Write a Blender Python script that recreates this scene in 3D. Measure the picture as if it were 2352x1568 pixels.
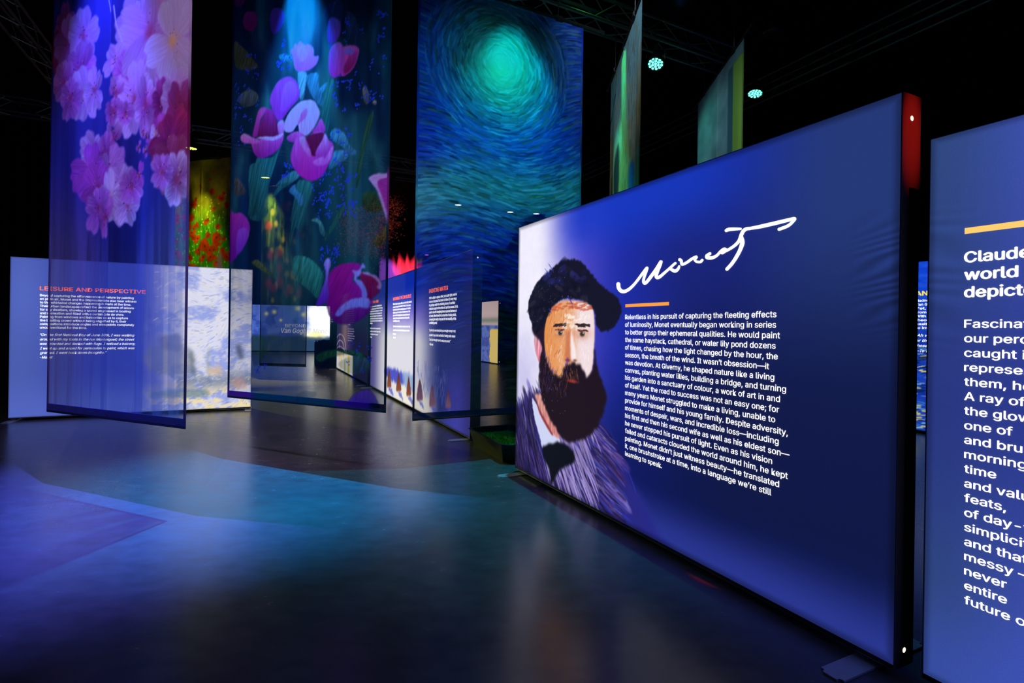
import bpy, bmesh, math, random
import numpy as np
from mathutils import Vector, Matrix

for o in list(bpy.data.objects):
    bpy.data.objects.remove(o)
SC = bpy.context.scene
COL = SC.collection
R = math.radians
rnd = random.Random(7)

# ---------------------------------------------------------------- camera, world, exposure
FPX, EYE, SLOPE = 1234.0, 1.43, 0.0148          # focal length in px of a 2352-wide frame, eye height, roll
ROLL = math.atan(SLOPE)
cd = bpy.data.cameras.new('camera')
cam = bpy.data.objects.new('camera', cd)
COL.objects.link(cam)
cd.sensor_fit = 'HORIZONTAL'; cd.sensor_width = 36.0
cd.lens = 36.0 * FPX / 2352
cd.shift_y = -30.0 / 2352
cd.clip_start = 0.05; cd.clip_end = 200
ca, sa = math.cos(ROLL), math.sin(ROLL)
cam.matrix_world = Matrix(((ca, -sa, 0, 0), (0, 0, -1, 0), (sa, ca, 0, EYE), (0, 0, 0, 1)))
SC.camera = cam

w = bpy.data.worlds.new('world'); SC.world = w; w.use_nodes = True
w.node_tree.nodes['Background'].inputs[0].default_value = (0.35, 0.4, 0.6, 1)
w.node_tree.nodes['Background'].inputs[1].default_value = 0.002
SC.view_settings.view_transform = 'Standard'
SC.view_settings.look = 'None'
SC.view_settings.exposure = 0.0
SC.view_settings.gamma = 1.0
SC.view_settings.use_curve_mapping = False
try: SC.cycles.sample_clamp_indirect = 2.0; SC.cycles.sample_clamp_direct = 3.0
except Exception: pass

# ---------------------------------------------------------------- geometry of the photograph
def ray(px, py):
    u = (np.asarray(px, float) - 1176) / FPX; v = -(np.asarray(py, float) - 754) / FPX
    return u * ca - v * sa, np.ones_like(u), u * sa + v * ca

def ground(px, py, z=0.0):
    x, y, zz = ray(px, py); t = (z - EYE) / zz
    return float(x * t), float(y * t)

class Plane:
    """a vertical plane through A -> B (left to right as seen), normal towards the viewer's side"""
    def __init__(s, A, B):
        s.A = np.array(A, float); d = np.array(B, float) - s.A
        s.L = float(np.linalg.norm(d)); s.d = d / s.L
        s.n = np.array((s.d[1], -s.d[0]))
    def uv(s, px, py):
        x, y, z = ray(px, py)
        t = (s.A @ s.n) / (x * s.n[0] + y * s.n[1])
        return (x * t - s.A[0]) * s.d[0] + (y * t - s.A[1]) * s.d[1], EYE + z * t
    def p(s, u, z, off=0.0):
        q = s.A + s.d * u + s.n * off
        return (float(q[0]), float(q[1]), float(z))
    def u_at(s, px, z):                       # where the height z crosses picture column px
        u = 0.0
        py = 754.0
        for _ in range(12):
            u, zz = s.uv(px, py)
            x, y, zr = ray(px, py)
            t = (s.A @ s.n) / (x * s.n[0] + y * s.n[1])
            py = py - (z - zz) * FPX / t
        return float(u)

def zoom(x0, y0, k):                          # coordinates read in an enlarged view of the photograph
    return lambda pts: [(x0 + X / k, y0 + Y / k) for X, Y in pts]
ID = lambda pts: list(pts)

# ---------------------------------------------------------------- object helpers
def tag(o, label, cat, group=None, kind=None):
    if label: o['label'] = label
    if cat: o['category'] = cat
    if group: o['group'] = group
    if kind: o['kind'] = kind
    return o

def thing(name, label, cat, loc=(0, 0, 0), group=None, rz=0.0):
    o = bpy.data.objects.new(name, None); COL.objects.link(o)
    o.empty_display_size = 0.1
    o.location = loc; o.rotation_euler = (0, 0, rz)
    return tag(o, label, cat, group)

def adopt(o, parent):
    if parent is not None:
        o.parent = parent
        o.matrix_parent_inverse = Matrix.LocRotScale(parent.location, parent.rotation_euler, None).inverted()
    return o

def obj(name, bm, mats, parent=None, smooth=False, world=True):
    me = bpy.data.meshes.new(name); bm.to_mesh(me); bm.free()
    for m in (mats if isinstance(mats, (list, tuple)) else [mats]): me.materials.append(m)
    if smooth:
        me.polygons.foreach_set('use_smooth', [True] * len(me.polygons))
    o = bpy.data.objects.new(name, me); COL.objects.link(o)
    if parent is not None:
        if world: adopt(o, parent)
        else: o.parent = parent
    return o

def subpart(o, part):                          # every part's own frame is the world's, so a sub-part needs no offset
    o.parent = part
    return o

def copy_tree(o, parent=None):
    c = o.copy(); COL.objects.link(c)
    if parent is not None: c.parent = parent
    for ch in list(o.children): copy_tree(ch, c)
    return c

def hexa(bm, P):                               # box from 8 corners: bottom 4, top 4
    v = [bm.verts.new(p) for p in P]
    for f in ((0, 3, 2, 1), (4, 5, 6, 7), (0, 1, 5, 4), (1, 2, 6, 5), (2, 3, 7, 6), (3, 0, 4, 7)):
        bm.faces.new([v[i] for i in f])

def pbox(bm, pl, u0, u1, z0, z1, o0, o1):      # box aligned with a plane
    hexa(bm, [pl.p(u0, z0, o0), pl.p(u1, z0, o0), pl.p(u1, z0, o1), pl.p(u0, z0, o1),
              pl.p(u0, z1, o0), pl.p(u1, z1, o0), pl.p(u1, z1, o1), pl.p(u0, z1, o1)])

def bx(bm, x0, x1, y0, y1, z0, z1):
    hexa(bm, [(x0, y0, z0), (x1, y0, z0), (x1, y1, z0), (x0, y1, z0), (x0, y0, z1), (x1, y0, z1), (x1, y1, z1), (x0, y1, z1)])

def tube(bm, pts, r, n=8, cap=True):
    pts = [Vector(p) for p in pts]
    rs = r if isinstance(r, (list, tuple)) else [r] * len(pts)
    rings = []
    for i, p in enumerate(pts):
        t = (pts[min(i + 1, len(pts) - 1)] - pts[max(i - 1, 0)]).normalized()
        a = t.cross(Vector((0, 0, 1)))
        if a.length < 1e-3: a = t.cross(Vector((1, 0, 0)))
        a.normalize(); b = t.cross(a)
        rings.append([bm.verts.new(p + (a * math.cos(k * 2 * math.pi / n) + b * math.sin(k * 2 * math.pi / n)) * rs[i]) for k in range(n)])
    for A, B in zip(rings, rings[1:]):
        for k in range(n):
            bm.faces.new((A[k], A[(k + 1) % n], B[(k + 1) % n], B[k]))
    if cap:
        bm.faces.new(rings[0][::-1]); bm.faces.new(rings[-1])

def lathe(bm, prof, n=28, c=(0, 0, 0)):
    rings = []
    for r, z in prof:
        rings.append([bm.verts.new((c[0] + max(r, 1e-4) * math.cos(k * 2 * math.pi / n), c[1] + max(r, 1e-4) * math.sin(k * 2 * math.pi / n), c[2] + z)) for k in range(n)])
    for A, B in zip(rings, rings[1:]):
        for k in range(n):
            bm.faces.new((A[k], A[(k + 1) % n], B[(k + 1) % n], B[k]))

# ---------------------------------------------------------------- materials
def lin(c):
    c = np.asarray(c, float) / 255.0
    return np.where(c <= 0.04045, c / 12.92, ((c + 0.055) / 1.055) ** 2.4)

def principled(name, rgb, rough=0.5, metal=0.0, emit=None, es=1.0, spec=0.5, noise=0.0, nscale=30.0):
    m = bpy.data.materials.new(name); m.use_nodes = True
    nt = m.node_tree; b = nt.nodes['Principled BSDF']
    c = list(lin(rgb)) + [1]
    b.inputs['Base Color'].default_value = c
    b.inputs['Roughness'].default_value = rough
    b.inputs['Metallic'].default_value = metal
    b.inputs['Specular IOR Level'].default_value = spec
    if emit is not None:
        b.inputs['Emission Color'].default_value = list(lin(emit)) + [1]
        b.inputs['Emission Strength'].default_value = es
    if noise:
        tc = nt.nodes.new('ShaderNodeTexCoord'); nz = nt.nodes.new('ShaderNodeTexNoise'); nz.inputs['Scale'].default_value = nscale
        mr = nt.nodes.new('ShaderNodeMapRange'); mr.inputs['To Min'].default_value = 1 - noise; mr.inputs['To Max'].default_value = 1 + noise
        mx = nt.nodes.new('ShaderNodeMix'); mx.data_type = 'RGBA'; mx.blend_type = 'MULTIPLY'; mx.inputs['Factor'].default_value = 1
        mx.inputs['A'].default_value = c
        nt.links.new(tc.outputs['Object'], nz.inputs['Vector']); nt.links.new(nz.outputs['Fac'], mr.inputs['Value'])
        nt.links.new(mr.outputs['Result'], mx.inputs['B']); nt.links.new(mx.outputs['Result'], b.inputs['Base Color'])
    return m

def led_mat(name, rgb, s):
    m = bpy.data.materials.new(name); m.use_nodes = True
    nt = m.node_tree; nt.nodes.clear()
    e = nt.nodes.new('ShaderNodeEmission'); o = nt.nodes.new('ShaderNodeOutputMaterial')
    e.inputs[0].default_value = list(rgb) + [1]; e.inputs[1].default_value = s
    nt.links.new(e.outputs[0], o.inputs[0])
    return m

def backlit_mat(name, gain=1.0):               # tension fabric print of a light box, lit from behind
    m = bpy.data.materials.new(name); m.use_nodes = True
    nt = m.node_tree; b = nt.nodes['Principled BSDF']
    at = nt.nodes.new('ShaderNodeAttribute'); at.attribute_name = 'print'
    tc = nt.nodes.new('ShaderNodeTexCoord'); nz = nt.nodes.new('ShaderNodeTexNoise'); nz.inputs['Scale'].default_value = 420; nz.inputs['Detail'].default_value = 1
    mr = nt.nodes.new('ShaderNodeMapRange'); mr.inputs['To Min'].default_value = 0.8 * gain; mr.inputs['To Max'].default_value = 1.2 * gain
    nt.links.new(tc.outputs['Object'], nz.inputs['Vector']); nt.links.new(nz.outputs['Fac'], mr.inputs['Value'])
    nt.links.new(mr.outputs['Result'], b.inputs['Emission Strength'])
    b.inputs['Base Color'].default_value = (0.05, 0.05, 0.06, 1); b.inputs['Roughness'].default_value = 0.9
    b.inputs['Specular IOR Level'].default_value = 0.0
    nt.links.new(at.outputs['Color'], b.inputs['Emission Color'])
    return m

def sheer_mat(name, trans=0.5):                # printed voile: part open weave, part dyed thread
    m = bpy.data.materials.new(name); m.use_nodes = True
    nt = m.node_tree; nt.nodes.clear(); L = nt.links
    at = nt.nodes.new('ShaderNodeAttribute'); at.attribute_name = 'print'
    df = nt.nodes.new('ShaderNodeBsdfDiffuse'); tl = nt.nodes.new('ShaderNodeBsdfTranslucent')
    tp = nt.nodes.new('ShaderNodeBsdfTransparent'); m1 = nt.nodes.new('ShaderNodeMixShader'); m2 = nt.nodes.new('ShaderNodeMixShader')
    o = nt.nodes.new('ShaderNodeOutputMaterial')
    m1.inputs[0].default_value = trans
    L.new(at.outputs['Color'], df.inputs[0]); L.new(at.outputs['Color'], tl.inputs[0])
    L.new(df.outputs[0], m1.inputs[1]); L.new(tl.outputs[0], m1.inputs[2])
    ge = nt.nodes.new('ShaderNodeNewGeometry'); dt = nt.nodes.new('ShaderNodeVectorMath'); dt.operation = 'DOT_PRODUCT'
    L.new(ge.outputs['Incoming'], dt.inputs[0]); L.new(ge.outputs['Normal'], dt.inputs[1])
    def mt(op, a, b=None):
        k = nt.nodes.new('ShaderNodeMath'); k.operation = op
        for i, x in enumerate((a, b)):
            if x is None: continue
            if isinstance(x, (int, float)): k.inputs[i].default_value = x
            else: L.new(x, k.inputs[i])
        return k.outputs[0]
    cs = mt('MAXIMUM', mt('ABSOLUTE', dt.outputs['Value']), .02)          # a slanting path crosses more threads
    op_ = mt('SUBTRACT', 1.0, mt('POWER', mt('SUBTRACT', 1.0, at.outputs['Alpha']), mt('DIVIDE', 1.0, cs)))
    L.new(op_, m2.inputs[0]); L.new(tp.outputs[0], m2.inputs[1]); L.new(m1.outputs[0], m2.inputs[2])
    L.new(m2.outputs[0], o.inputs[0])
    return m

M = {}
M['black'] = principled('black_anodised_aluminium', (26, 26, 30), 0.38, 0.0)
M['side'] = principled('dark_frame_side', (84, 74, 78), 0.42, 0.0)
M['alu'] = principled('brushed_aluminium', (150, 152, 160), 0.35, 0.9)
M['plate'] = principled('painted_steel_plate', (205, 212, 216), 0.3, 0.2)
M['white_text'] = principled('backlit_white', (255, 255, 255), 0.9, emit=(255, 255, 255), es=1.1)
M['orange_text'] = principled('backlit_orange', (250, 120, 60), 0.9, emit=(255, 112, 58), es=1.5)
M['amber_bar'] = principled('backlit_amber', (250, 160, 70), 0.9, emit=(255, 160, 62), es=1.0)
M['pale_amber'] = principled('backlit_pale_amber', (250, 200, 110), 0.9, emit=(255, 208, 112), es=1.0)
M['yellow_text'] = principled('backlit_yellow', (250, 220, 60), 0.9, emit=(250, 222, 70), es=1.0)
M['dim_text'] = principled('backlit_dim_white', (180, 180, 200), 0.9, emit=(190, 185, 215), es=0.8)
M['truss'] = principled('truss_aluminium', (120, 120, 122), 0.4, 0.7)
M['rod'] = principled('black_rod', (18, 18, 20), 0.35)
M['drape'] = principled('black_drape', (16, 16, 17), 0.95, spec=0.1, noise=0.25, nscale=3)
M['pale_drape'] = principled('grey_drape', (150, 150, 150), 0.95, spec=0.1)
M['house'] = principled('lamp_housing', (14, 14, 16), 0.4)
M['hole'] = led_mat('light_leak', (1.0, 0.86, 0.62), 1.6)
M['trough'] = principled('black_trough', (22, 22, 24), 0.55)
M['turf'] = principled('green_turf', (60, 190, 84), 0.95, noise=0.5, nscale=60)
M['leafblack'] = principled('dark_leaves', (18, 22, 20), 0.8)
M['bark'] = principled('bark', (60, 45, 40), 0.9, noise=0.3, nscale=12)
M['petal'] = principled('pink_silk_blossom', (190, 110, 110), 0.8)
M['ceil'] = principled('black_ceiling', (10, 10, 11), 0.95, spec=0.05, noise=0.2, nscale=2)
M['dome'] = principled('spun_metal_dome', (70, 70, 78), 0.35, 0.6)
M['backlit'] = backlit_mat('backlit_fabric_print')
M['backlit_strong'] = backlit_mat('bright_backlit_fabric_print', 2.2)
M['sheer'] = sheer_mat('printed_voile')

# ---------------------------------------------------------------- painting on a fabric grid
def vnoise(X, Y, seed):
    r = np.random.RandomState(seed); T = r.rand(256, 256)
    xi = np.floor(X).astype(int); yi = np.floor(Y).astype(int)
    fx = X - xi; fy = Y - yi; fx = fx * fx * (3 - 2 * fx); fy = fy * fy * (3 - 2 * fy)
    g = lambda a, b: T[a & 255, b & 255]
    return (g(xi, yi) * (1 - fx) + g(xi + 1, yi) * fx) * (1 - fy) + (g(xi, yi + 1) * (1 - fx) + g(xi + 1, yi + 1) * fx) * fy

def fbm(X, Y, seed, octv=4):
    t = 0; a = 0.5; s = 0
    for i in range(octv):
        t = t + a * vnoise(X * 2 ** i + 17.3 * i, Y * 2 ** i + 5.1 * i, seed + i); s += a; a *= 0.55
    return t / s

def crom(pts, k=8, closed=True):
    P = np.array(pts, float); n = len(P); out = []
    rng = range(n) if closed else range(n - 1)
    for i in rng:
        p0, p1, p2, p3 = (P[(i - 1) % n], P[i], P[(i + 1) % n], P[(i + 2) % n]) if closed else (P[max(i - 1, 0)], P[i], P[i + 1], P[min(i + 2, n - 1)])
        for j in range(k):
            t = j / k
            out.append(0.5 * ((2 * p1) + (-p0 + p2) * t + (2 * p0 - 5 * p1 + 4 * p2 - p3) * t * t + (-p0 + 3 * p1 - 3 * p2 + p3) * t ** 3))
    if not closed: out.append(P[-1])
    return np.array(out)

def sstep(a, b, x):
    t = np.clip((x - a) / (b - a), 0, 1); return t * t * (3 - 2 * t)

class Canvas:
    def __init__(c, pl, u0, u1, z0, z1, res):
        c.pl = pl; c.u0, c.z0, c.res = u0, z0, res
        c.nx = int(round((u1 - u0) / res)) + 1; c.ny = int(round((z1 - z0) / res)) + 1
        c.us = np.linspace(u0, u1, c.nx); c.zs = np.linspace(z0, z1, c.ny)
        c.U, c.Z = np.meshgrid(c.us, c.zs)
        c.c = np.zeros((c.ny, c.nx, 3)); c.a = np.ones((c.ny, c.nx))
    def m(c, pts):                                  # picture points -> metres on the fabric
        pts = np.array(pts, float); u, z = c.pl.uv(pts[:, 0], pts[:, 1])
        return np.stack([u, z], 1)
    def box(c, u0, u1, z0, z1):
        i0 = max(int((u0 - c.u0) / c.res) - 1, 0); i1 = min(int((u1 - c.u0) / c.res) + 3, c.nx)
        j0 = max(int((z0 - c.z0) / c.res) - 1, 0); j1 = min(int((z1 - c.z0) / c.res) + 3, c.ny)
        return (slice(j0, j1), slice(i0, i1)) if i1 > i0 and j1 > j0 else None
    def mask(c, P, soft=0.0, rough=0.0, seed=1):
        mg = soft * 2 + rough * 2 + c.res * 2
        S = c.box(P[:, 0].min() - mg, P[:, 0].max() + mg, P[:, 1].min() - mg, P[:, 1].max() + mg)
        if S is None: return None, None
        X, Y = c.U[S], c.Z[S]
        if rough:
            X = X + (fbm(c.U[S] / (rough * 2.5), c.Z[S] / (rough * 2.5), seed) - .5) * rough * 4
            Y = Y + (fbm(c.U[S] / (rough * 2.5) + 40, c.Z[S] / (rough * 2.5) + 9, seed + 5) - .5) * rough * 4
        ins = np.zeros(X.shape, bool)
        Q = np.roll(P, -1, 0)
        for (x1, y1), (x2, y2) in zip(P, Q):
            if y1 == y2: continue
            cr = ((y1 > Y) != (y2 > Y)) & (X < (x2 - x1) * (Y - y1) / (y2 - y1) + x1)
            ins ^= cr
        k = max(1, int(round(soft / c.res)))
        a = ins.astype(float)
        for _ in range(2): a = blur(a, k)
        return S, a
    def put(c, S, a, col, al=None):
        col = np.asarray(col, float)
        c.c[S] = c.c[S] * (1 - a[..., None]) + col * a[..., None]
        if al is not None: c.a[S] = c.a[S] * (1 - a) + al * a
    def poly(c, pts, col, soft=0.004, al=None, smooth=True, tip=None, axis=None, op=1.0, streak=0.0, rough=0.0, seed=1, metres=False):
        P = np.array(pts, float) if metres else c.m(pts)
        if smooth: P = crom(P, 6)
        S, a = c.mask(P, soft, rough, seed)
        if S is None: return
        col = np.asarray(col, float) * np.ones(3)
        X, Y = c.U[S], c.Z[S]
        full = np.broadcast_to(col, a.shape + (3,)).copy()
        if axis is None: axis = (0, 1)
        ax = np.array(axis, float); ax /= np.linalg.norm(ax)
        t = X * ax[0] + Y * ax[1]; pr = P @ ax
        t = np.clip((t - pr.min()) / (pr.max() - pr.min() + 1e-9), 0, 1)
        if tip is not None: full = full + (np.asarray(tip, float) - full) * (t ** 1.3)[..., None]
        if streak:
            q = -X * ax[1] + Y * ax[0]
            f = fbm(q / 0.012, t * 3, seed + 3, 2) - .5
            full = np.clip(full * (1 + streak * f * 2)[..., None], 0, 255)
        c.put(S, a * op, full, al)
    def blob(c, u, z, ru, rz, col, op=1.0, al=None, p=2.0):
        S = c.box(u - 3 * ru, u + 3 * ru, z - 3 * rz, z + 3 * rz)
        if S is None: return
        a = op * np.exp(-(((c.U[S] - u) / ru) ** 2 + ((c.Z[S] - z) / rz) ** 2) ** (p / 2))
        c.put(S, a, col, al)
    def dabs(c, N, region, field, length, width, colf, op=0.9, al=None, seed=3):
        r = np.random.RandomState(seed)
        u0, u1, z0, z1 = region
        for _ in range(N):
            u = r.uniform(u0, u1); z = r.uniform(z0, z1)
            th = field(u, z); Lh = length * r.uniform(.5, 1.4) / 2; W = width * r.uniform(.6, 1.4) / 2
            S = c.box(u - Lh, u + Lh, z - Lh, z + Lh)
            if S is None: continue
            col = colf(u, z, r)
            if col is None: continue
            X = c.U[S] - u; Y = c.Z[S] - z
            p = X * math.cos(th) + Y * math.sin(th); q = -X * math.sin(th) + Y * math.cos(th)
            q = q + p * p * 0.25 / max(Lh, .01) * .3
            a = np.clip(1.3 - (np.abs(p / Lh) ** 4 + (q / W) ** 2), 0, 1) * op
            c.put(S, a, col, al)
    def flower(c, x, y, rpx, rot, squash, ca_, cb, al=0.85, n=5, centre=(170, 60, 90), seed=0):
        u, z = c.m([(x, y)])[0]; r = rpx * 0.0042
        rr = random.Random(int(x * 31 + y * 7 + seed))
        for k in range(n):
            th = rot + k * 2 * math.pi / n + rr.uniform(-.2, .2)
            Lp = r * rr.uniform(.85, 1.15); wd = r * rr.uniform(.36, .48)
            tr = np.array((math.cos(th), math.sin(th) * squash)); nr = np.array((-math.sin(th), math.cos(th) * squash))
            o = np.array((u, z))
            P = [o + tr * Lp * a + nr * wd * b for a, b in ((0.02, .1), (.35, .75), (.7, 1.05), (.95, .6), (.9, .05), (1.0, -.5), (.7, -1.05), (.35, -.75), (.02, -.1))]
            sh = rr.uniform(.82, 1.08)
            c.poly(P, np.clip(np.array(ca_) * sh, 0, 255), .003, al, True, np.clip(np.array(cb) * sh, 0, 255), tr, .93, .16, metres=True, seed=int(x) + k)
            c.poly(P[4:] + [o + tr * Lp * .8], np.clip(np.array(ca_) * sh * .8, 0, 255), .006, al, True, None, None, .25, metres=True)
        c.blob(u, z, r * .16, r * .16 * squash, centre, .7)
        for k in range(10):
            th = rr.uniform(0, 6.28); q = r * rr.uniform(.15, .4)
            c.blob(u + math.cos(th) * q, z + math.sin(th) * q * squash, .006, .006, (90, 40, 70) if k % 3 else (230, 190, 90), .8)
    def mesh(c, name, mat, parent, disp=None):
        off = np.zeros_like(c.U) if disp is None else disp(c.U, c.Z)
        X = c.pl.A[0] + c.pl.d[0] * c.U + c.pl.n[0] * off; Y = c.pl.A[1] + c.pl.d[1] * c.U + c.pl.n[1] * off
        co = np.stack([X, Y, c.Z], -1).reshape(-1, 3).astype(np.float32)
        i = np.arange(c.nx * c.ny).reshape(c.ny, c.nx)
        q = np.stack([i[:-1, :-1], i[:-1, 1:], i[1:, 1:], i[1:, :-1]], -1).reshape(-1, 4).astype(np.int32)
        me = bpy.data.meshes.new(name)
        me.vertices.add(len(co)); me.vertices.foreach_set('co', co.ravel())
        me.loops.add(q.size); me.loops.foreach_set('vertex_index', q.ravel())
        me.polygons.add(len(q)); me.polygons.foreach_set('loop_start', np.arange(0, q.size, 4, dtype=np.int32))
        me.polygons.foreach_set('use_smooth', np.ones(len(q), bool))
        me.update(calc_edges=True)
        at = me.color_attributes.new('print', 'FLOAT_COLOR', 'POINT')
        rgba = np.concatenate([lin(np.clip(c.c, 0, 255)), np.clip(c.a, 0, 1)[..., None]], -1).astype(np.float32)
        at.data.foreach_set('color', rgba.ravel())
        me.materials.append(mat)
        o = bpy.data.objects.new(name, me); COL.objects.link(o)
        return adopt(o, parent)

def blur(a, k):
    for ax in (0, 1):
        pad = [(0, 0), (0, 0)]; pad[ax] = (k + 1, k)
        b = np.cumsum(np.pad(a, pad, mode='edge'), axis=ax)
        n = a.shape[ax]
        hi = np.take(b, range(2 * k + 1, 2 * k + 1 + n), axis=ax); lo = np.take(b, range(0, n), axis=ax)
        a = (hi - lo) / (2 * k + 1)
    return a

def mixc(a, b, t):
    t = np.asarray(t)[..., None]; return np.asarray(a, float) * (1 - t) + np.asarray(b, float) * t

# ---------------------------------------------------------------- lettering
_tc = {}
import os
FONT = None
try:                                           # the sans-serif that ships with Blender; the built-in one otherwise
    FONT = bpy.data.fonts.load(os.path.join(bpy.utils.system_resource('DATAFILES', path='fonts'), 'Inter.woff2'))
except Exception:
    FONT = None
def glyph_line(txt, bold=0.0, shear=0.0):
    key = (txt, bold, shear)
    if key not in _tc:
        cu = bpy.data.curves.new('lettering', 'FONT'); cu.body = txt; cu.size = 1.0
        if FONT is not None: cu.font = FONT
        cu.shear = shear; cu.resolution_u = 3; cu.fill_mode = 'FRONT'
        o = bpy.data.objects.new('lettering', cu); COL.objects.link(o)
        dg = bpy.context.evaluated_depsgraph_get()
        me = bpy.data.meshes.new_from_object(o.evaluated_get(dg))
        co = np.zeros(len(me.vertices) * 3); me.vertices.foreach_get('co', co); co = co.reshape(-1, 3)
        fs = [list(p.vertices) for p in me.polygons]
        bpy.data.objects.remove(o); bpy.data.curves.remove(cu); bpy.data.meshes.remove(me)
        _tc[key] = (co[:, :2].copy(), fs)
    return _tc[key]
CAP = None
def lettering(name, pl, lines, cap_m, mat, parent, bold=0.012, shear=0.0, off=0.003, xs=None):
    """lines: (text, picture column of the left end, z of the baseline, column of the right end or None)"""
    global CAP
    if CAP is None:
        h = glyph_line('H')[0]; CAP = h[:, 1].max() - h[:, 1].min()
    V = []; F = []
    k = cap_m / CAP
    for txt, xl, zb, xr in lines:
        co, fs = glyph_line(txt, bold, shear)
        if len(co) == 0: continue
        uL = pl.u_at(xl, zb)
        wd = co[:, 0].max() - co[:, 0].min()
        kx = (pl.u_at(xr, zb) - uL) / wd if xr is not None else k * (xs or 1.0)
        b = len(V)
        x0 = co[:, 0].min()
        for c_, (dx, dy) in enumerate(((-1, 0), (1, 0), (0, 1), (0, -1)) if bold else ((0, 0),)):      # heavier weight: the strokes spread
            b = len(V)
            V += [pl.p(uL + (x - x0 + dx * bold) * kx, zb + (y + dy * bold * .6) * k, off + c_ * .00008) for x, y in co]
            F += [[b + i for i in f] for f in fs]
    me = bpy.data.meshes.new(name); me.from_pydata(V, [], F); me.materials.append(mat)
    o = bpy.data.objects.new(name, me); COL.objects.link(o)
    return adopt(o, parent)

def zlines(pl, texts, xl, y0, y1, rights):      # evenly spaced baselines between two picture rows at column xl
    u, za = pl.uv(xl, y0); u, zb = pl.uv(xl, y1)
    n = len(texts)
    return [(t, xl, float(za + (zb - za) * i / max(n - 1, 1)), r) for i, (t, r) in enumerate(zip(texts, rights))]

def px_height(pl, x, y, h):                      # metres that h picture pixels span at this point of the plane
    return float(pl.uv(x, y - h)[1] - pl.uv(x, y)[1])

def bar(name, pl, x0, x1, ytop, ybot, mat, parent):
    u0, zt = pl.uv(x0, ytop); u0, zb = pl.uv(x0, ybot)
    u1 = pl.u_at(x1, zt)
    bm = bmesh.new(); pbox(bm, pl, float(u0), u1, float(zb), float(zt), 0.0015, 0.003)
    return obj(name, bm, mat, parent)

# ---------------------------------------------------------------- the room
def floor_mat():
    m = bpy.data.materials.new('polished_concrete'); m.use_nodes = True
    nt = m.node_tree; b = nt.nodes['Principled BSDF']; L = nt.links
    tc = nt.nodes.new('ShaderNodeTexCoord')
    def noise(scale, det, stretch=(1, 1, 1)):
        mp = nt.nodes.new('ShaderNodeMapping'); mp.inputs['Scale'].default_value = stretch
        n = nt.nodes.new('ShaderNodeTexNoise'); n.inputs['Scale'].default_value = scale; n.inputs['Detail'].default_value = det
        L.new(tc.outputs['Object'], mp.inputs['Vector']); L.new(mp.outputs[0], n.inputs['Vector']); return n
    n1 = noise(0.9, 8); n2 = noise(6.0, 6, (1, 1.6, 1)); n3 = noise(28.0, 4)
    r = nt.nodes.new('ShaderNodeValToRGB'); r.color_ramp.elements[0].position = .3; r.color_ramp.elements[1].position = .72
    r.color_ramp.elements[0].color = (0.075, 0.07, 0.068, 1); r.color_ramp.elements[1].color = (0.15, 0.145, 0.14, 1)
    mm = nt.nodes.new('ShaderNodeMath'); mm.operation = 'MULTIPLY_ADD'; mm.inputs[1].default_value = .45
    L.new(n2.outputs['Fac'], mm.inputs[0])
    m2 = nt.nodes.new('ShaderNodeMath'); m2.operation = 'MULTIPLY'; m2.inputs[1].default_value = .55
    L.new(n1.outputs['Fac'], m2.inputs[0]); L.new(m2.outputs[0], mm.inputs[2])
    L.new(mm.outputs[0], r.inputs['Fac']); L.new(r.outputs['Color'], b.inputs['Base Color'])
    mr = nt.nodes.new('ShaderNodeMapRange'); mr.inputs['To Min'].default_value = .19; mr.inputs['To Max'].default_value = .31
    L.new(n2.outputs['Fac'], mr.inputs['Value']); L.new(mr.outputs['Result'], b.inputs['Roughness'])
    bp = nt.nodes.new('ShaderNodeBump'); bp.inputs['Strength'].default_value = .006; bp.inputs['Distance'].default_value = .01
    L.new(n3.outputs['Fac'], bp.inputs['Height']); L.new(bp.outputs['Normal'], b.inputs['Normal'])
    b.inputs['Specular IOR Level'].default_value = .5
    return m

def struct(name, bm, mat):
    o = obj(name, bm, mat); o['kind'] = 'structure'; return o
X0, X1, Y0, Y1, ZC = -19.0, 15.0, -4.0, 36.0, 7.6
bm = bmesh.new(); bx(bm, X0 - .2, X1 + .2, Y0 - .2, Y1 + .2, -.2, 0); struct('floor', bm, floor_mat())
bm = bmesh.new(); bx(bm, X0 - .2, X1 + .2, Y0 - .2, Y1 + .2, ZC, ZC + .2); struct('ceiling', bm, M['ceil'])
bm = bmesh.new(); bx(bm, X0 - .2, X0, Y0, Y1, 0, ZC); struct('wall_left', bm, M['drape'])
bm = bmesh.new(); bx(bm, X1, X1 + .2, Y0, Y1, 0, ZC); struct('wall_right', bm, M['drape'])
bm = bmesh.new(); bx(bm, X0, X1, Y1, Y1 + .2, 0, ZC); struct('wall_back', bm, M['drape'])
bm = bmesh.new(); bx(bm, X0, X1, Y0 - .2, Y0, 0, ZC); struct('wall_front', bm, M['drape'])

def pleated(name, pl, z0, z1, mat, label, cat, amp=.05, wave=.22, thick=.01):
    bm = bmesh.new(); n = int(pl.L / wave * 8)
    rows = []
    for z in (z0, z1):
        rows.append([bm.verts.new(pl.p(i * pl.L / n, z, amp * math.sin(i * 2 * math.pi / 8) + amp * .5 * math.sin(i * .31))) for i in range(n + 1)])
    for i in range(n): bm.faces.new((rows[0][i], rows[0][i + 1], rows[1][i + 1], rows[1][i]))
    o = obj(name, bm, mat, smooth=True)
    sm = o.modifiers.new('cloth', 'SOLIDIFY'); sm.thickness = thick
    return tag(o, label, cat)
pleated('black_curtain', Plane((-13.0, 9.6), (-8.4, 12.0)), 0.0, 5.6, M['drape'],
        'black pleated curtain hanging behind the blue text panel at far left', 'curtain')

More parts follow.
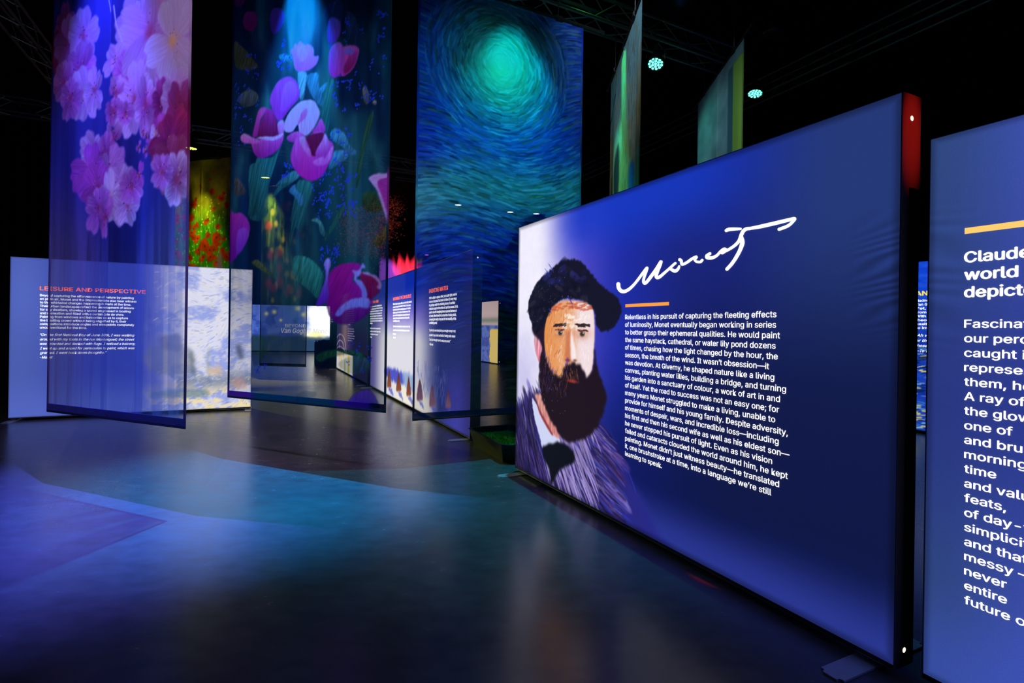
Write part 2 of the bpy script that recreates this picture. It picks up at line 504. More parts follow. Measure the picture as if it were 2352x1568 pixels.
# ---------------------------------------------------------------- light boxes
DEPTH = 0.133
def lightbox(name, label, pl, z1, z0=0.03, feet=(0.12, None), holes=False, group='backlit fabric display panels', foot_len=.62, depth=DEPTH):
    t = thing(name, label, 'display panel', pl.p(pl.L / 2, 0, -depth / 2), group)
    bm = bmesh.new()
    # hollow profile frame: two uprights and two rails, with a bezel lip, plus the back sheet
    for a, b in ((0, .03), (pl.L - .03, pl.L)): pbox(bm, pl, a, b, z0, z1, -depth, -.0008)
    for a, b in ((z0, z0 + .03), (z1 - .03, z1)): pbox(bm, pl, .03, pl.L - .03, a, b, -depth, -.0008)
    pbox(bm, pl, .03, pl.L - .03, z0 + .03, z1 - .03, -depth, -depth + .01)
    fr = obj('frame', bm, M['side'], t)
    bm = bmesh.new()
    e = .004
    for a, b in ((0, e), (pl.L - e, pl.L)): pbox(bm, pl, a, b, z0, z1, -.0006, .004)
    for a, b in ((z0, z0 + e), (z1 - e, z1)): pbox(bm, pl, e, pl.L - e, a, b, -.0006, .004)
    subpart(obj('edge_trim', bm, M['alu']), fr)
    fs = [feet[0], pl.L - feet[0]]
    for u in fs:
        bm = bmesh.new(); pbox(bm, pl, u - .05, u + .05, 0.0, .008, -depth / 2 - foot_len / 2, -depth / 2 + foot_len / 2)
        bmesh.ops.bevel(bm, geom=[ed for ed in bm.edges if abs(ed.verts[0].co.z - ed.verts[1].co.z) > .001], offset=.02, segments=3, affect='EDGES')
        for off in (-.06, -depth + .06):
            pbox(bm, pl, u - .02, u + .02, .006, z0 + .004, off - .015, off + .015)
        obj('foot_plate', bm, M['plate'], t)
    if holes:
        for zz in (z0 + .07, z1 - .1):
            bm = bmesh.new()
            q = pl.p(pl.L + .0006, zz, -depth * .5)
            ring = [bm.verts.new((q[0] + pl.n[0] * .011 * math.cos(k * math.pi / 10), q[1] + pl.n[1] * .011 * math.cos(k * math.pi / 10), zz + .011 * math.sin(k * math.pi / 10))) for k in range(20)]
            r2 = [bm.verts.new((v.co.x - pl.d[0] * .004, v.co.y - pl.d[1] * .004, v.co.z)) for v in ring]
            bm.faces.new(ring)
            for k in range(20): bm.faces.new((ring[k], ring[(k + 1) % 20], r2[(k + 1) % 20], r2[k]))
            h = subpart(obj('cable_hole', bm, M['hole']), fr); h['label'] = 'small round hole leaking warm light'
    return t

def edge_falloff(c, wd=.05, amt=.5):             # light dropping off near the frame, painted into the print colour
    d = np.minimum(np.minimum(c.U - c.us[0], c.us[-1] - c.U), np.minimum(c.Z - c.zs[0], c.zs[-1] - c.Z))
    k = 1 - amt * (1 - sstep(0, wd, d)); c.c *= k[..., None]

# ---- portrait panel
pA = Plane((0.056, 5.385), (1.613, 2.235))
LB1 = lightbox('portrait_light_box', 'tall backlit blue panel with a painted bearded man and a white signature', pA, 2.44, holes=True)
cv = Canvas(pA, .004, pA.L - .004, .05, 2.436, .0048)
U, Z = cv.U, cv.Z
t = sstep(.3, 1.35, U + .12 * (fbm(U * 2, Z * 2, 5) - .5))
base = mixc((240, 237, 252), (82, 74, 200), sstep(.42, 1.3, U + .12 * (Z - 1.6)))
base = mixc(base, (30, 44, 165), sstep(1.0, 1.75, U))
base = mixc(base, (26, 36, 116), sstep(1.5, 2.4, U) * .8)
base = mixc(base, (40, 62, 118), sstep(2.5, 3.3, U) * .8)
low = sstep(1.5, .35, Z) * sstep(.9, 1.7, U)
base = mixc(base, (13, 22, 82), low * .85); base = mixc(base, (15, 23, 66), sstep(2.1, 1.0, Z) * sstep(1.8, 2.7, U) * sstep(.05, .5, Z) * .85)
top = sstep(1.9, 2.35, Z) * sstep(.5, 1.2, U) * sstep(3.3, 2.2, U)
base = mixc(base, (22, 58, 196), top * .8)
base = mixc(base, (52, 66, 165), sstep(.42, .08, Z) * sstep(.6, 1.6, U) * .7)
left_low = sstep(1.7, 1.0, Z) * sstep(.7, .15, U)
base = mixc(base, (176, 170, 226), left_low * .5)
cv.c = base
g = (fbm(U * 9, Z * 9, 12, 5) - .5); cv.c += (g * 14 * sstep(2, .3, U))[..., None]
Zm = zoom(1160, 450, 2.85); Zc = zoom(1160, 900, 4.1275)
fld = lambda a, s: (lambda u, z: a + s * (fbm(np.array(u * 5), np.array(z * 5), 4, 2) - .5))
# soft halo strokes round the head
cv.dabs(0, (.05, 1.1, 1.1, 2.3), fld(1.2, 4), .09, .02, lambda u, z, r: None if r.rand() < (u - .2) else np.array((215, 212, 244)) + r.uniform(-14, 14), .16, seed=8)
# coat
coat = Zc([(95, 200), (140, 120), (230, 40), (290, 20), (420, 30), (700, 330), (900, 320), (1040, 500), (1180, 800), (1330, 1050), (1450, 1330), (1640, 1568), (1300, 1480), (600, 1080), (95, 760)])
cv.poly(coat, (50, 32, 84), .03, rough=.02, tip=(36, 42, 140), axis=(1, .1))
Pc = crom(cv.m(coat), 6)
Sc_, mk = cv.mask(Pc, .012)
inside = np.zeros(cv.c.shape[:2]); inside[Sc_] = mk
def incoat(u, z):
    j = int(np.clip((z - cv.z0) / cv.res, 0, cv.ny - 1)); i = int(np.clip((u - cv.u0) / cv.res, 0, cv.nx - 1)); return inside[j, i]
pal = [(60, 36, 110), (40, 44, 150), (86, 62, 160), (30, 24, 60), (110, 92, 190), (90, 50, 110), (150, 140, 215), (64, 70, 190)]
cv.dabs(260, (0, 1.7, .05, 1.3), lambda u, z: -1.2 + .5 * u, .3, .06,
        lambda u, z, r: None if incoat(u, z) < .7 else np.array([(34, 24, 54), (70, 50, 130), (44, 46, 150), (96, 78, 176), (26, 20, 40), (130, 116, 196)][r.choice(6, p=[.25, .2, .2, .12, .13, .1] if u < .8 else [.1, .2, .25, .2, .05, .2])]), .6, seed=20)
cv.dabs(2600, (0, 1.7, .05, 1.3), lambda u, z: -1.15 + .5 * u + .5 * (fbm(np.array(u * 3), np.array(z * 3), 9, 2) - .5), .17, .016,
        lambda u, z, r: None if incoat(u, z) < r.uniform(.2, .9) else np.array(pal[r.randint(len(pal))]) * r.uniform(.5, 1.0) * (0.7 + .3 * (u > .5)), .5, seed=21)
cv.dabs(160, (.55, 1.35, .08, .7), lambda u, z: -1.05 + .3 * (u - .6), .3, .02, lambda u, z, r: None if incoat(u, z) < .6 else np.array((176, 160, 226)) * r.uniform(.7, 1.1), .7, seed=22)
cv.dabs(420, (.1, 1.9, .05, 1.0), lambda u, z: -.95, .2, .012, lambda u, z, r: None if not (.02 < incoat(u, z) < .5) else np.array((60, 60, 190)) * r.uniform(.6, 1.1), .45, seed=24)
# shirt and neck
cv.poly(Zc([(255, 70), (290, 100), (390, 300), (520, 450), (470, 500), (360, 530), (330, 430), (280, 250)]), (206, 212, 244), .006, rough=.004)
cv.poly(Zc([(290, 20), (420, 60), (480, 300), (520, 440), (440, 380), (350, 210), (300, 90)]), (206, 128, 124), .008, tip=(226, 160, 150), streak=.3)
cv.poly(Zc([(300, 90), (340, 190), (450, 390), (430, 390), (330, 210)]), (150, 60, 60), .006)
# dark neck bow
cv.poly(Zc([(355, 520), (450, 480), (560, 490), (660, 580), (640, 680), (520, 740), (440, 880), (420, 740), (370, 640)]), (14, 16, 26), .008, rough=.01)
cv.dabs(60, (.52, .72, .95, 1.08), fld(.8, 3), .05, .012, lambda u, z, r: np.array((170, 180, 226)) * r.uniform(.7, 1), .7, seed=30)
# ear, head, hair, beard: a plain painted face
cv.poly(Zm([(205, 890), (232, 880), (250, 960), (240, 1050), (225, 1090), (200, 1020), (190, 940)]), (214, 120, 140), .006, tip=(240, 190, 205), streak=.3)
cv.poly(Zm([(190, 800), (260, 760), (290, 850), (265, 1000), (260, 1120), (225, 1120), (240, 980), (180, 890)]), (34, 24, 40), .008, rough=.008)
face = Zm([(262, 860), (300, 740), (380, 690), (480, 690), (565, 715), (585, 850), (580, 1000), (560, 1160), (470, 1230), (370, 1210), (290, 1130), (262, 1000)])
cv.poly(face, (236, 168, 112), .006)
Sf, mf = cv.mask(crom(cv.m(face), 6), .01)
UL = cv.m(Zm([(262, 900)]))[0][0]; UR = cv.m(Zm([(585, 900)]))[0][0]
tt = (cv.U[Sf] - UL) / (UR - UL)
shade = mixc((226, 142, 72), (232, 164, 112), sstep(0, .45, tt)); shade = mixc(shade, (244, 232, 244), sstep(.5, .78, tt))
cv.put(Sf, mf * .85, shade)
ZF1 = cv.m(Zm([(400, 700)]))[0][1]; ZF0 = cv.m(Zm([(400, 1220)]))[0][1]
fu, fz = UR - UL, ZF1 - ZF0
def inface(u, z):
    P = ((u - (UL + UR) / 2) / (fu * .47)) ** 2 + ((z - (ZF0 + ZF1) / 2) / (fz * .5)) ** 2; return P < 1
fp = [(240, 176, 110), (228, 132, 78), (250, 206, 160), (206, 110, 80), (246, 226, 220), (238, 150, 90)]
cv.dabs(520, (UL, UR, ZF0, ZF1), lambda u, z: 1.35 + 1.2 * (fbm(np.array(u * 9), np.array(z * 9), 14, 2) - .5), .045, .013,
        lambda u, z, r: None if not inface(u, z) else (np.array(fp[r.randint(6)]) * (1 - sstep(.5, .8, (u - UL) / fu)) + np.array((246, 232, 244)) * sstep(.5, .8, (u - UL) / fu)) * r.uniform(.9, 1.05), .5, seed=33)
def fpt(a, b): return UL + fu * a, ZF0 + fz * b
cv.dabs(60, (UL + fu * .15, UR - fu * .05, ZF1 - fz * .1, ZF1 + fz * .0), fld(0, .6), .07, .015, lambda u, z, r: np.array((206, 96, 62)) * r.uniform(.85, 1.1), .6, seed=35)
cv.dabs(70, (UL + fu * .35, UR - fu * .1, ZF1 - fz * .33, ZF1 - fz * .14), fld(.3, 2), .05, .02, lambda u, z, r: np.array((252, 240, 232)), .55, seed=36)
for a, b, da in ((.34, .62, 1), (.78, .615, -1)):
    x, y = fpt(a, b)
    cv.blob(x, y, fu * .14, fz * .065, (196, 104, 70), .6)
    cv.blob(x, y, fu * .085, fz * .03, (232, 214, 190), .9, p=4)
    cv.blob(x, y, fu * .05, fz * .033, (44, 34, 30), .95, p=4)
    cv.blob(x + fu * .02, y + fz * .012, fu * .012, fz * .008, (240, 240, 230), .9)
    cv.dabs(26, (x - fu * .13, x + fu * .13, y + fz * .085, y + fz * .12), lambda u, z: .15 * da, .05, .014, lambda u, z, r: np.array((50, 36, 40)), .8, seed=40 + da)
    cv.dabs(12, (x - fu * .1, x + fu * .1, y + fz * .03, y + fz * .05), lambda u, z: .1 * da, .05, .008, lambda u, z, r: np.array((90, 40, 34)), .8, seed=50 + da)
x, y = fpt(.55, .42)
cv.poly([(x - fu * .07, y + fz * .2), (x + fu * .01, y + fz * .2), (x + fu * .05, y - fz * .12), (x - fu * .1, y - fz * .13)], (196, 104, 70), .012, metres=True, op=.7)
cv.poly([(x + fu * .01, y + fz * .22), (x + fu * .07, y + fz * .1), (x + fu * .12, y - fz * .1), (x + fu * .02, y - fz * .12)], (252, 246, 250), .008, metres=True, op=.85)
cv.blob(x - fu * .05, y - fz * .14, fu * .05, fz * .018, (110, 36, 30), .9)
cv.blob(x + fu * .1, y - fz * .13, fu * .035, fz * .016, (130, 60, 60), .8)
beard = Zm([(240, 1020), (268, 1060), (300, 1140), (365, 1190), (385, 1130), (430, 1090), (500, 1120), (540, 1180), (575, 1120), (590, 1000), (605, 1120), (640, 1230), (665, 1330), (640, 1420), (600, 1520), (500, 1600), (400, 1600), (320, 1500), (260, 1380), (225, 1240), (225, 1120)])
cv.poly(beard, (32, 20, 30), .008, rough=.012)
Sb, mb = cv.mask(crom(cv.m(beard), 6), .02); ib = np.zeros(cv.c.shape[:2]); ib[Sb] = mb
def inb(u, z):
    return ib[int(np.clip((z - cv.z0) / cv.res, 0, cv.ny - 1)), int(np.clip((u - cv.u0) / cv.res, 0, cv.nx - 1))]
bp = [(60, 34, 36), (44, 28, 60), (90, 52, 40), (20, 14, 22), (70, 48, 110), (30, 20, 26)]
cv.dabs(1500, (.1, .95, .85, 1.65), lambda u, z: -1.6 + 1.3 * (fbm(np.array(u * 8), np.array(z * 8), 18, 2) - .5), .06, .008,
        lambda u, z, r: None if inb(u, z) < r.uniform(.1, .7) else np.array(bp[r.randint(6)]) * r.uniform(.5, 1.1), .8, seed=60)
cv.dabs(240, (.55, 1.0, .9, 1.5), lambda u, z: -1.2 + 2 * (fbm(np.array(u * 8), np.array(z * 8), 19, 2) - .5), .05, .008,
        lambda u, z, r: None if not (.02 < inb(u, z) < .5) else np.array((96, 70, 190)) * r.uniform(.7, 1.1), .7, seed=61)
x, y = fpt(.6, .03); cv.blob(x, y, fu * .11, fz * .022, (176, 52, 44), .85, p=3)
cv.dabs(24, (x - fu * .12, x + fu * .12, y + fz * .02, y + fz * .13), lambda u, z: -1.4, .05, .008, lambda u, z, r: np.array((122, 78, 52)) * r.uniform(.6, 1.2), .7, seed=62)
# soft dark cap
cap = Zm([(150, 730), (165, 660), (215, 560), (290, 490), (360, 430), (430, 415), (490, 425), (560, 500), (640, 590), (720, 650), (762, 730), (745, 810), (690, 875), (640, 885), (600, 850), (580, 740), (520, 690), (430, 672), (350, 690), (290, 760), (250, 850), (200, 885), (165, 810)])
cv.poly(cap, (22, 22, 40), .006, rough=.008)
Sk, mk2 = cv.mask(crom(cv.m(cap), 6), .02); ik = np.zeros(cv.c.shape[:2]); ik[Sk] = mk2
def ink(u, z):
    return ik[int(np.clip((z - cv.z0) / cv.res, 0, cv.ny - 1)), int(np.clip((u - cv.u0) / cv.res, 0, cv.nx - 1))]
ua, za = cv.m(Zm([(250, 480)]))[0]; ub, zb = cv.m(Zm([(640, 600)]))[0]
cv.dabs(260, (.1, 1.2, 1.3, 2.2), lambda u, z: .9 - 1.2 * u + 1.5 * (fbm(np.array(u * 6), np.array(z * 6), 28, 2) - .5), .13, .05,
        lambda u, z, r: None if ink(u, z) < .7 else (np.array((44, 46, 130)) if (z > 1.83 and r.rand() < .6) else np.array((18, 18, 34)) if r.rand() < .8 else np.array((60, 56, 70))) * r.uniform(.6, 1.15), .4, seed=70)
cv.dabs(50, (.5, 1.1, 1.5, 2.0), lambda u, z: -.75, .12, .012, lambda u, z, r: None if not (.1 < ink(u, z) < .6) else np.array((40, 56, 190)), .8, seed=71)
# stray bristle flecks
cv.dabs(260, (.1, 1.0, .7, 2.1), fld(0, 6), .012, .006, lambda u, z, r: None if max(ink(u, z), inb(u, z)) < .6 else np.array((150, 150, 175)) * r.uniform(.5, 1), .6, seed=72)
# crease shading painted into the print, from the right-hand edge of the stretched cloth
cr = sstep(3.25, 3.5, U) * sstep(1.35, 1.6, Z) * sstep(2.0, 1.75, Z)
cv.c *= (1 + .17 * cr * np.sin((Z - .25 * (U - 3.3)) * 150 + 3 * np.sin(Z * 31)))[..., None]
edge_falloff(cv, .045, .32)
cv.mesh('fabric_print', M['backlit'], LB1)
para = ["Relentless in his pursuit of capturing the fleeting effects", "of luminosity, Monet eventually began working in series", "to better grasp their ephemeral qualities. He would paint",
        "the same haystack, cathedral, or water lily pond dozens", "of times, chasing how the light changed by the hour, the", "season, the breath of the wind. It wasn\u2019t obsession\u2014it",
        "was devotion. At Giverny, he shaped nature like a living", "canvas, planting water lilies, building a bridge, and turning", "his garden into a sanctuary of colour, a work of art in and",
        "of itself. Yet the road to success was not an easy one; for", "many years Monet struggled to make a living, unable to", "provide for himself and his young family. Despite adversity,",
        "moments of despair, wars, and incredible loss\u2014including", "his first and then his second wife as well as his eldest son\u2014", "he never stopped his pursuit of light. Even as his vision",
        "failed and cataracts clouded the world around him, he kept", "painting. Monet didn\u2019t just witness beauty\u2014he translated", "it, one brushstroke at a time, into a language we\u2019re still", "learning to speak."]
rights = [1784, 1783, 1792, 1782, 1787, 1767, 1779, 1806, 1792, 1790, 1781, 1810, 1789, 1814, 1774, 1810, 1790, 1772, 1521]
lettering('body_text', pA, zlines(pA, para, 1436.5, 733, 1045.6, rights), px_height(pA, 1437, 800, 10.3), M['white_text'], LB1, .009)
bar('divider_bar', pA, 1437, 1537, 698.5, 705.5, M['amber_bar'], LB1)['label'] = 'amber divider bar'
# signature: brushed strokes of varying width
def ribbon(bm, pl, pts, hw, tr):
    P = crom(tr(pts), 8, False); n = len(P); hw = [h * 1.3 for h in hw]
    hw = np.interp(np.linspace(0, 1, n), np.linspace(0, 1, len(hw)), hw)
    T = np.gradient(P, axis=0); T /= np.linalg.norm(T, axis=1)[:, None] + 1e-9
    N = np.stack([-T[:, 1], T[:, 0]], 1)
    A = P + N * hw[:, None]; B = P - N * hw[:, None]
    va = []; vb = []
    for a, b in zip(A, B):
        for q, lst in ((a, va), (b, vb)):
            u, z = pl.uv(q[0], q[1]); lst.append(bm.verts.new(pl.p(float(u), float(z), .0035 + len(bm.verts) * 1e-7)))
    for i in range(n - 1): bm.faces.new((va[i], va[i + 1], vb[i + 1], vb[i]))
    for end in (0, n - 1):
        c0 = P[end]; ring = []
        for k in range(12):
            q = c0 + hw[end] * np.array((math.cos(k * math.pi / 6), math.sin(k * math.pi / 6)))
            u, z = pl.uv(q[0], q[1]); ring.append(bm.verts.new(pl.p(float(u), float(z), .0037)))
        bm.faces.new(ring)
bm = bmesh.new(); zs_ = zoom(1400, 480, 4.61)
for pts, hw in (
    ([(97, 795), (102, 835), (125, 865), (160, 872), (205, 852), (255, 808), (305, 748), (355, 680), (392, 632), (402, 626), (392, 660), (370, 725), (364, 768), (378, 786), (405, 764), (450, 705), (498, 640), (540, 572), (550, 556), (542, 590), (516, 650), (500, 698), (506, 724), (535, 718), (585, 676), (640, 628), (690, 582), (702, 574)], [3.6, 3.2, 2.4, 2.6, 2.4, 2.8, 3.2, 2.6, 3.2, 2.4, 2.2]),
    ([(640, 628), (668, 644), (700, 656), (730, 634), (742, 606)], [2.2, 3.0, 2.8, 2]),
    ([(748, 536), (764, 548), (772, 586), (822, 566), (876, 528), (925, 506), (908, 536), (925, 556), (965, 560), (986, 540)], [2.8, 2.4, 2.6, 2.2, 2.4]),
    ([(1068, 472), (1036, 494), (1040, 514), (1090, 516), (1140, 492), (1180, 450), (1218, 424), (1238, 436), (1215, 452), (1200, 462)], [2.6, 3.2, 2.4, 3.0, 3.0]),
    ([(1190, 466), (1260, 432), (1330, 386), (1376, 336), (1400, 276), (1420, 236), (1450, 212), (1490, 206)], [2.2, 2.6, 3.0, 3.4, 3.2, 2.8]),
    ([(1400, 290), (1412, 345), (1398, 405), (1360, 486), (1305, 572), (1248, 636)], [3, 4.0, 3.4, 3.2, 3.0]),
    ([(1240, 228), (1270, 216), (1330, 212), (1394, 210)], [2.8, 3.2, 2.8, 2]),
    ([(1490, 206), (1600, 186), (1750, 152), (1900, 116), (1966, 102), (1940, 140), (1890, 180), (1800, 215)], [2.6, 3.4, 3.4, 3.0, 2.6, 2.8, 2.8])):
    ribbon(bm, pA, pts, hw, zs_)
sg = obj('signature', bm, M['white_text'], LB1); sg['label'] = 'white handwritten signature'

# ---- right-hand text panel, cut by the frame
pB = Plane((1.697, 2.195), (1.697 + 3.2 * .443, 2.195 - 3.2 * .8965))
pB = Plane((1.697, 2.195), tuple(np.array((1.697, 2.195)) + 2.4 * (pA.d)))
LB2 = lightbox('text_light_box', 'backlit blue panel at far right with large white text, partly out of frame', pB, 2.228)
cv = Canvas(pB, .004, pB.L - .004, .05, 2.224, .008); U, Z = cv.U, cv.Z
base = mixc((48, 72, 128), (66, 84, 190), sstep(0, .5, U)); base = mixc(base, (60, 72, 184), sstep(.4, 1.2, U))
mid = np.exp(-((Z - 1.15) / .55) ** 2)
base = mixc(base, (38, 48, 128), mid * .7); base = mixc(base, (62, 82, 190), sstep(.5, .1, Z) * .5)
cv.c = base
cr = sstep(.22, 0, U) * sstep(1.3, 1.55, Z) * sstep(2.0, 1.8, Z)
cv.c *= (1 + .08 * cr * np.sin((Z + .2 * U) * 90 + 3 * np.sin(Z * 23)))[..., None]  # shading of creases painted into the print by the left edge
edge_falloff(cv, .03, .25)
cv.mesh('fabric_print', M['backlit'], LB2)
lettering('headline_text', pB, zlines(pB, ["Claude", "world", "depicted"], 2216.5, 603, 682.6, [2367, 2338, 2408]), px_height(pB, 2217, 640, 24), M['white_text'], LB2, .028)
body = ["Fascinated by", "our perception", "caught in", "represented", "them, he", "A ray of", "the glow", "one of", "and brush", "morning", "time", "and values", "feats,", "of day-to-day", "simplicity", "and that", "messy \u2014", "never", "entire", "future of"]
lettering('body_text', pB, zlines(pB, body, 2216, 752.3, 1384.6, [None] * 20), px_height(pB, 2217, 1000, 18.4), M['white_text'], LB2, .016, xs=1.17)
bar('divider_bar', pB, 2216.5, 2420, 524, 537.5, M['pale_amber'], LB2)['label'] = 'pale amber divider bar'

# ---- left text panel
pC = Plane((-7.182, 7.674), (-4.381, 9.052))
LB3 = lightbox('text_light_box', 'backlit panel at left with an orange heading beside a pale sky painting', pC, 2.354, feet=(.04, None))
cv = Canvas(pC, .004, pC.L - .004, .045, 2.35, .0075); U, Z = cv.U, cv.Z
base = mixc((74, 92, 172), (50, 66, 172), sstep(.1, .9, U)); base = mixc(base, (70, 76, 178), sstep(1.3, 2.0, U))
base = mixc(base, (84, 104, 196), sstep(.75, .1, Z) * .7); base = mixc(base, (92, 112, 208), np.exp(-((U - .15) / .3) ** 2 - ((Z - 1.8) / .6) ** 2) * .5)
n = fbm(U * 3.2, Z * 3.2, 44, 5); n2 = fbm(U * 8, Z * 11, 45, 4)
pic = mixc((216, 218, 240), (136, 152, 226), sstep(.45, .66, n) * .8)
pic = mixc(pic, (226, 224, 226), sstep(.52, .7, n2) * .5)
pic = mixc(pic, (238, 220, 176), sstep(.75, .25, Z) * sstep(.4, .6, n2))
pic = mixc(pic, (122, 134, 160), np.exp(-((Z - .5) / .13) ** 2) * sstep(.45, .6, n) * .8)
t = sstep(1.45, 2.2, U + .25 * (n - .5))
cv.c = mixc(base, pic, t)
pcol = [(206, 210, 240), (150, 166, 226), (240, 228, 196), (180, 190, 230), (128, 140, 200), (246, 238, 224), (216, 200, 190)]
cv.dabs(1500, (1.7, pC.L, .05, 2.35), lambda u, z: .2 + 2.4 * (fbm(np.array(u * 3), np.array(z * 3), 46, 2) - .5), .075, .016,
        lambda u, z, r: None if r.rand() > (u - 1.6) * 1.1 else np.array(pcol[r.randint(7)]) * r.uniform(.92, 1.03), .4, seed=80)
Zl = zoom(0, 540, 3.408)
for pts, col, op in (([(1250, 790), (1400, 775), (1415, 900), (1250, 880)], (92, 96, 130), .6), ([(1160, 870), (1250, 870), (1400, 880), (1500, 890), (1510, 1080), (1170, 1060)], (110, 116, 128), .5),
                     ([(1490, 930), (1515, 930), (1515, 1080), (1495, 1070)], (90, 104, 110), .7), ([(1625, 920), (1640, 920), (1640, 1160), (1628, 1160)], (92, 116, 126), .8),
                     ([(1850, 870), (1890, 880), (1900, 970), (1870, 960)], (80, 92, 116), .8), ([(1640, 1035), (1730, 1030), (1730, 1090), (1640, 1090)], (232, 190, 140), .6),
                     ([(1200, 1220), (1600, 1200), (1590, 1260), (1210, 1270)], (90, 120, 140), .6), ([(1830, 1120), (1920, 1120), (1920, 1200), (1830, 1190)], (208, 160, 150), .6)):
    cv.poly(Zl(pts), col, .02, op=op, rough=.02)
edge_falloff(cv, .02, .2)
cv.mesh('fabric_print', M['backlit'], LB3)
h = lettering('heading_text', pC, zlines(pC, ["LEISURE AND PERSPECTIVE"], 92, 666, 666, [334]), px_height(pC, 92, 666, 8.6), M['orange_text'], LB3, .018); h['label'] = 'orange heading'
lettering('body_text', pC, zlines(pC, ["Beyond capturing the effervescence of nature by painting", "en plein air, Monet and the Impressionists also bear witness", "to the whirlwind changes happening in Paris at the time.",
    "Their urban landscapes reflect the development of leisure", "for city dwellers, showing a crowd engrossed in boating", "and recreation and filled with a certain joie de vivre.", "Painting from windows and balconies so as to capture",
    "the bustling crowd without being engulfed by it, their", "compositions introduce angles and viewpoints completely", "unconventional for the time."], 92, 680, 754, [307, 314, 301, 307.5, 300, 285, 294, 290, 308, 199]),
    px_height(pC, 92, 700, 5.0), M['white_text'], LB3, .02)
lettering('quotation_text', pC, zlines(pC, ["\u201cOn the first National Day of June 30th, I was walking", "around with my tools in the rue Montorgueil; the street", "was crowded and decked with flags. I noticed a balcony,",
    "I went up and asked for permission to paint, which was", "granted. I went back down incognito.\u201d", "-Monet"], 92, 771, 823, [308.7, 308.7, 311, 309, 245, 121]), px_height(pC, 92, 780, 5.4), M['white_text'], LB3, .012, .3)

# ---- long middle panel with three columns of text
Bq = np.array((-0.506, 6.764)); dq = np.array((-0.4316, 0.9021))
pD = Plane(Bq + 6.5 * dq, Bq)
LB4 = lightbox('long_text_light_box', 'long backlit panel fading from blue to white with three text columns and small brown sails', pD, 2.42, holes=True)
cv = Canvas(pD, .004, pD.L - .004, .045, 2.416, .012); U, Z = cv.U, cv.Z
base = mixc((222, 220, 230), (120, 108, 206), sstep(1.15, 1.75, Z + .2 * (fbm(U, Z, 51) - .5))); base = mixc(base, (10, 40, 162), sstep(1.6, 2.2, Z))
dk = mixc((110, 90, 190), (16, 50, 168), sstep(1.0, 1.8, Z)); base = mixc(base, (16, 28, 100), sstep(4.0, 5.3, U) * .9)
base = mixc(base, (52, 44, 128), sstep(1.5, .1, U) * .8)
base = mixc(base, (66, 60, 170), sstep(5.2, 5.9, U) * sstep(1.1, .5, Z) * .7); base = mixc(base, (40, 36, 96), sstep(6.0, 6.5, U) * .7)
base = mixc(base, (246, 240, 214), sstep(.6, .2, Z) * sstep(2, 3, U) * sstep(5.3, 4.6, U) * .7)
cv.c = base
Zd = zoom(870, 550, 2.851)
cv.poly(Zd([(45, 840), (150, 870), (160, 950), (50, 900)]), (60, 66, 190), .02, op=.9, rough=.03)
cv.poly(Zd([(160, 870), (225, 890), (225, 1000), (160, 940)]), (130, 160, 205), .03, op=.8, rough=.03)
for x, y0, y1, wd in ((68, 850, 975, 14), (130, 875, 1000, 17), (196, 895, 1030, 15), (268, 915, 1060, 20), (350, 950, 1100, 20), (455, 985, 1110, 18)):
    cv.poly(Zd([(x, y0), (x + wd * .6, y0 + 50), (x + wd, y1 - 15), (x, y1 - 6), (x - wd, y1 - 15), (x - wd * .6, y0 + 50)]), (140, 78, 56) if x < 240 else (120, 84, 110), .008, tip=(90, 44, 40), rough=.01)
    cv.poly(Zd([(x - 4, y1), (x + 14, y1), (x + 30, y1 + 45), (x + 16, y1 + 40)]), (70, 76, 190), .01, op=.7, rough=.02)
cv.dabs(160, (4.0, 5.6, .35, .85), lambda u, z: 1.5, .12, .02, lambda u, z, r: np.array((90, 100, 180)) * r.uniform(.8, 1.2), .5, seed=90)
edge_falloff(cv, .03, .25)
cv.mesh('fabric_print', M['backlit'], LB4)
for head, hy, hr, xl, y0, y1, rts, q0, q1, qr, hh in (
    ("PAINTING WATER", 673, 1029.2, 986.2, 687.2, 744, [1050, 1049.6, 1045.6, 1052, 1049.4, 1048.4, 1048, 1004.4], 760.5, 792.4, [1047, 1046, 1035.6, 995.4], 8.6),
    ("SHOWING THE INVISIBLE", 690, 944.8, 903, 700.6, 739, [946, 943.8, 943.5, 942.5, 942, 941, 918], 751, 776.7, [942.8, 941, 909.6, 909], 6.6),
    ("LIVING AIR", 697.5, 869.4, 850.5, 706.2, 744, [877, 879, 878.6, 877.8, 877.8, 879, 879, 856], 755, 775, [874, 874, 868.6, 855], 5.4)):
    o = lettering('heading_text', pD, zlines(pD, [head], xl, hy, hy, [hr]), px_height(pD, xl, hy, hh), M['orange_text'], LB4, .02); o['label'] = 'orange heading'
    tx = ["With its ability to capture, reflect, and scatter light, water is", "a source of perpetual fascination for Monet. In many ways,", "his paintings render the undulating dances of countless", "reflections caught on the surface of capricious waves. In his",
          "quest to seize the intangible glimmer suspended between air", "and water, Monet transforms a boat into a floating studio,", "conveying the reality of any land for the instability of this", "scintillating world."]
    if len(rts) == 7: tx = tx[:6] + tx[7:]
    lettering('body_text', pD, zlines(pD, tx, xl, y0, y1, rts), px_height(pD, xl, y0, hh * .62), M['white_text'], LB4, .02)
    lettering('quotation_text', pD, zlines(pD, ["\u201cI perfectly see nobody but you enough money in my", "pocket to buy a boat and build a floating cabin where", "I had just enough room to set up my easel.\u201d", "-Monet"], xl, q0, q1, qr), px_height(pD, xl, q0, hh * .6), M['white_text'], LB4, .008, .25)

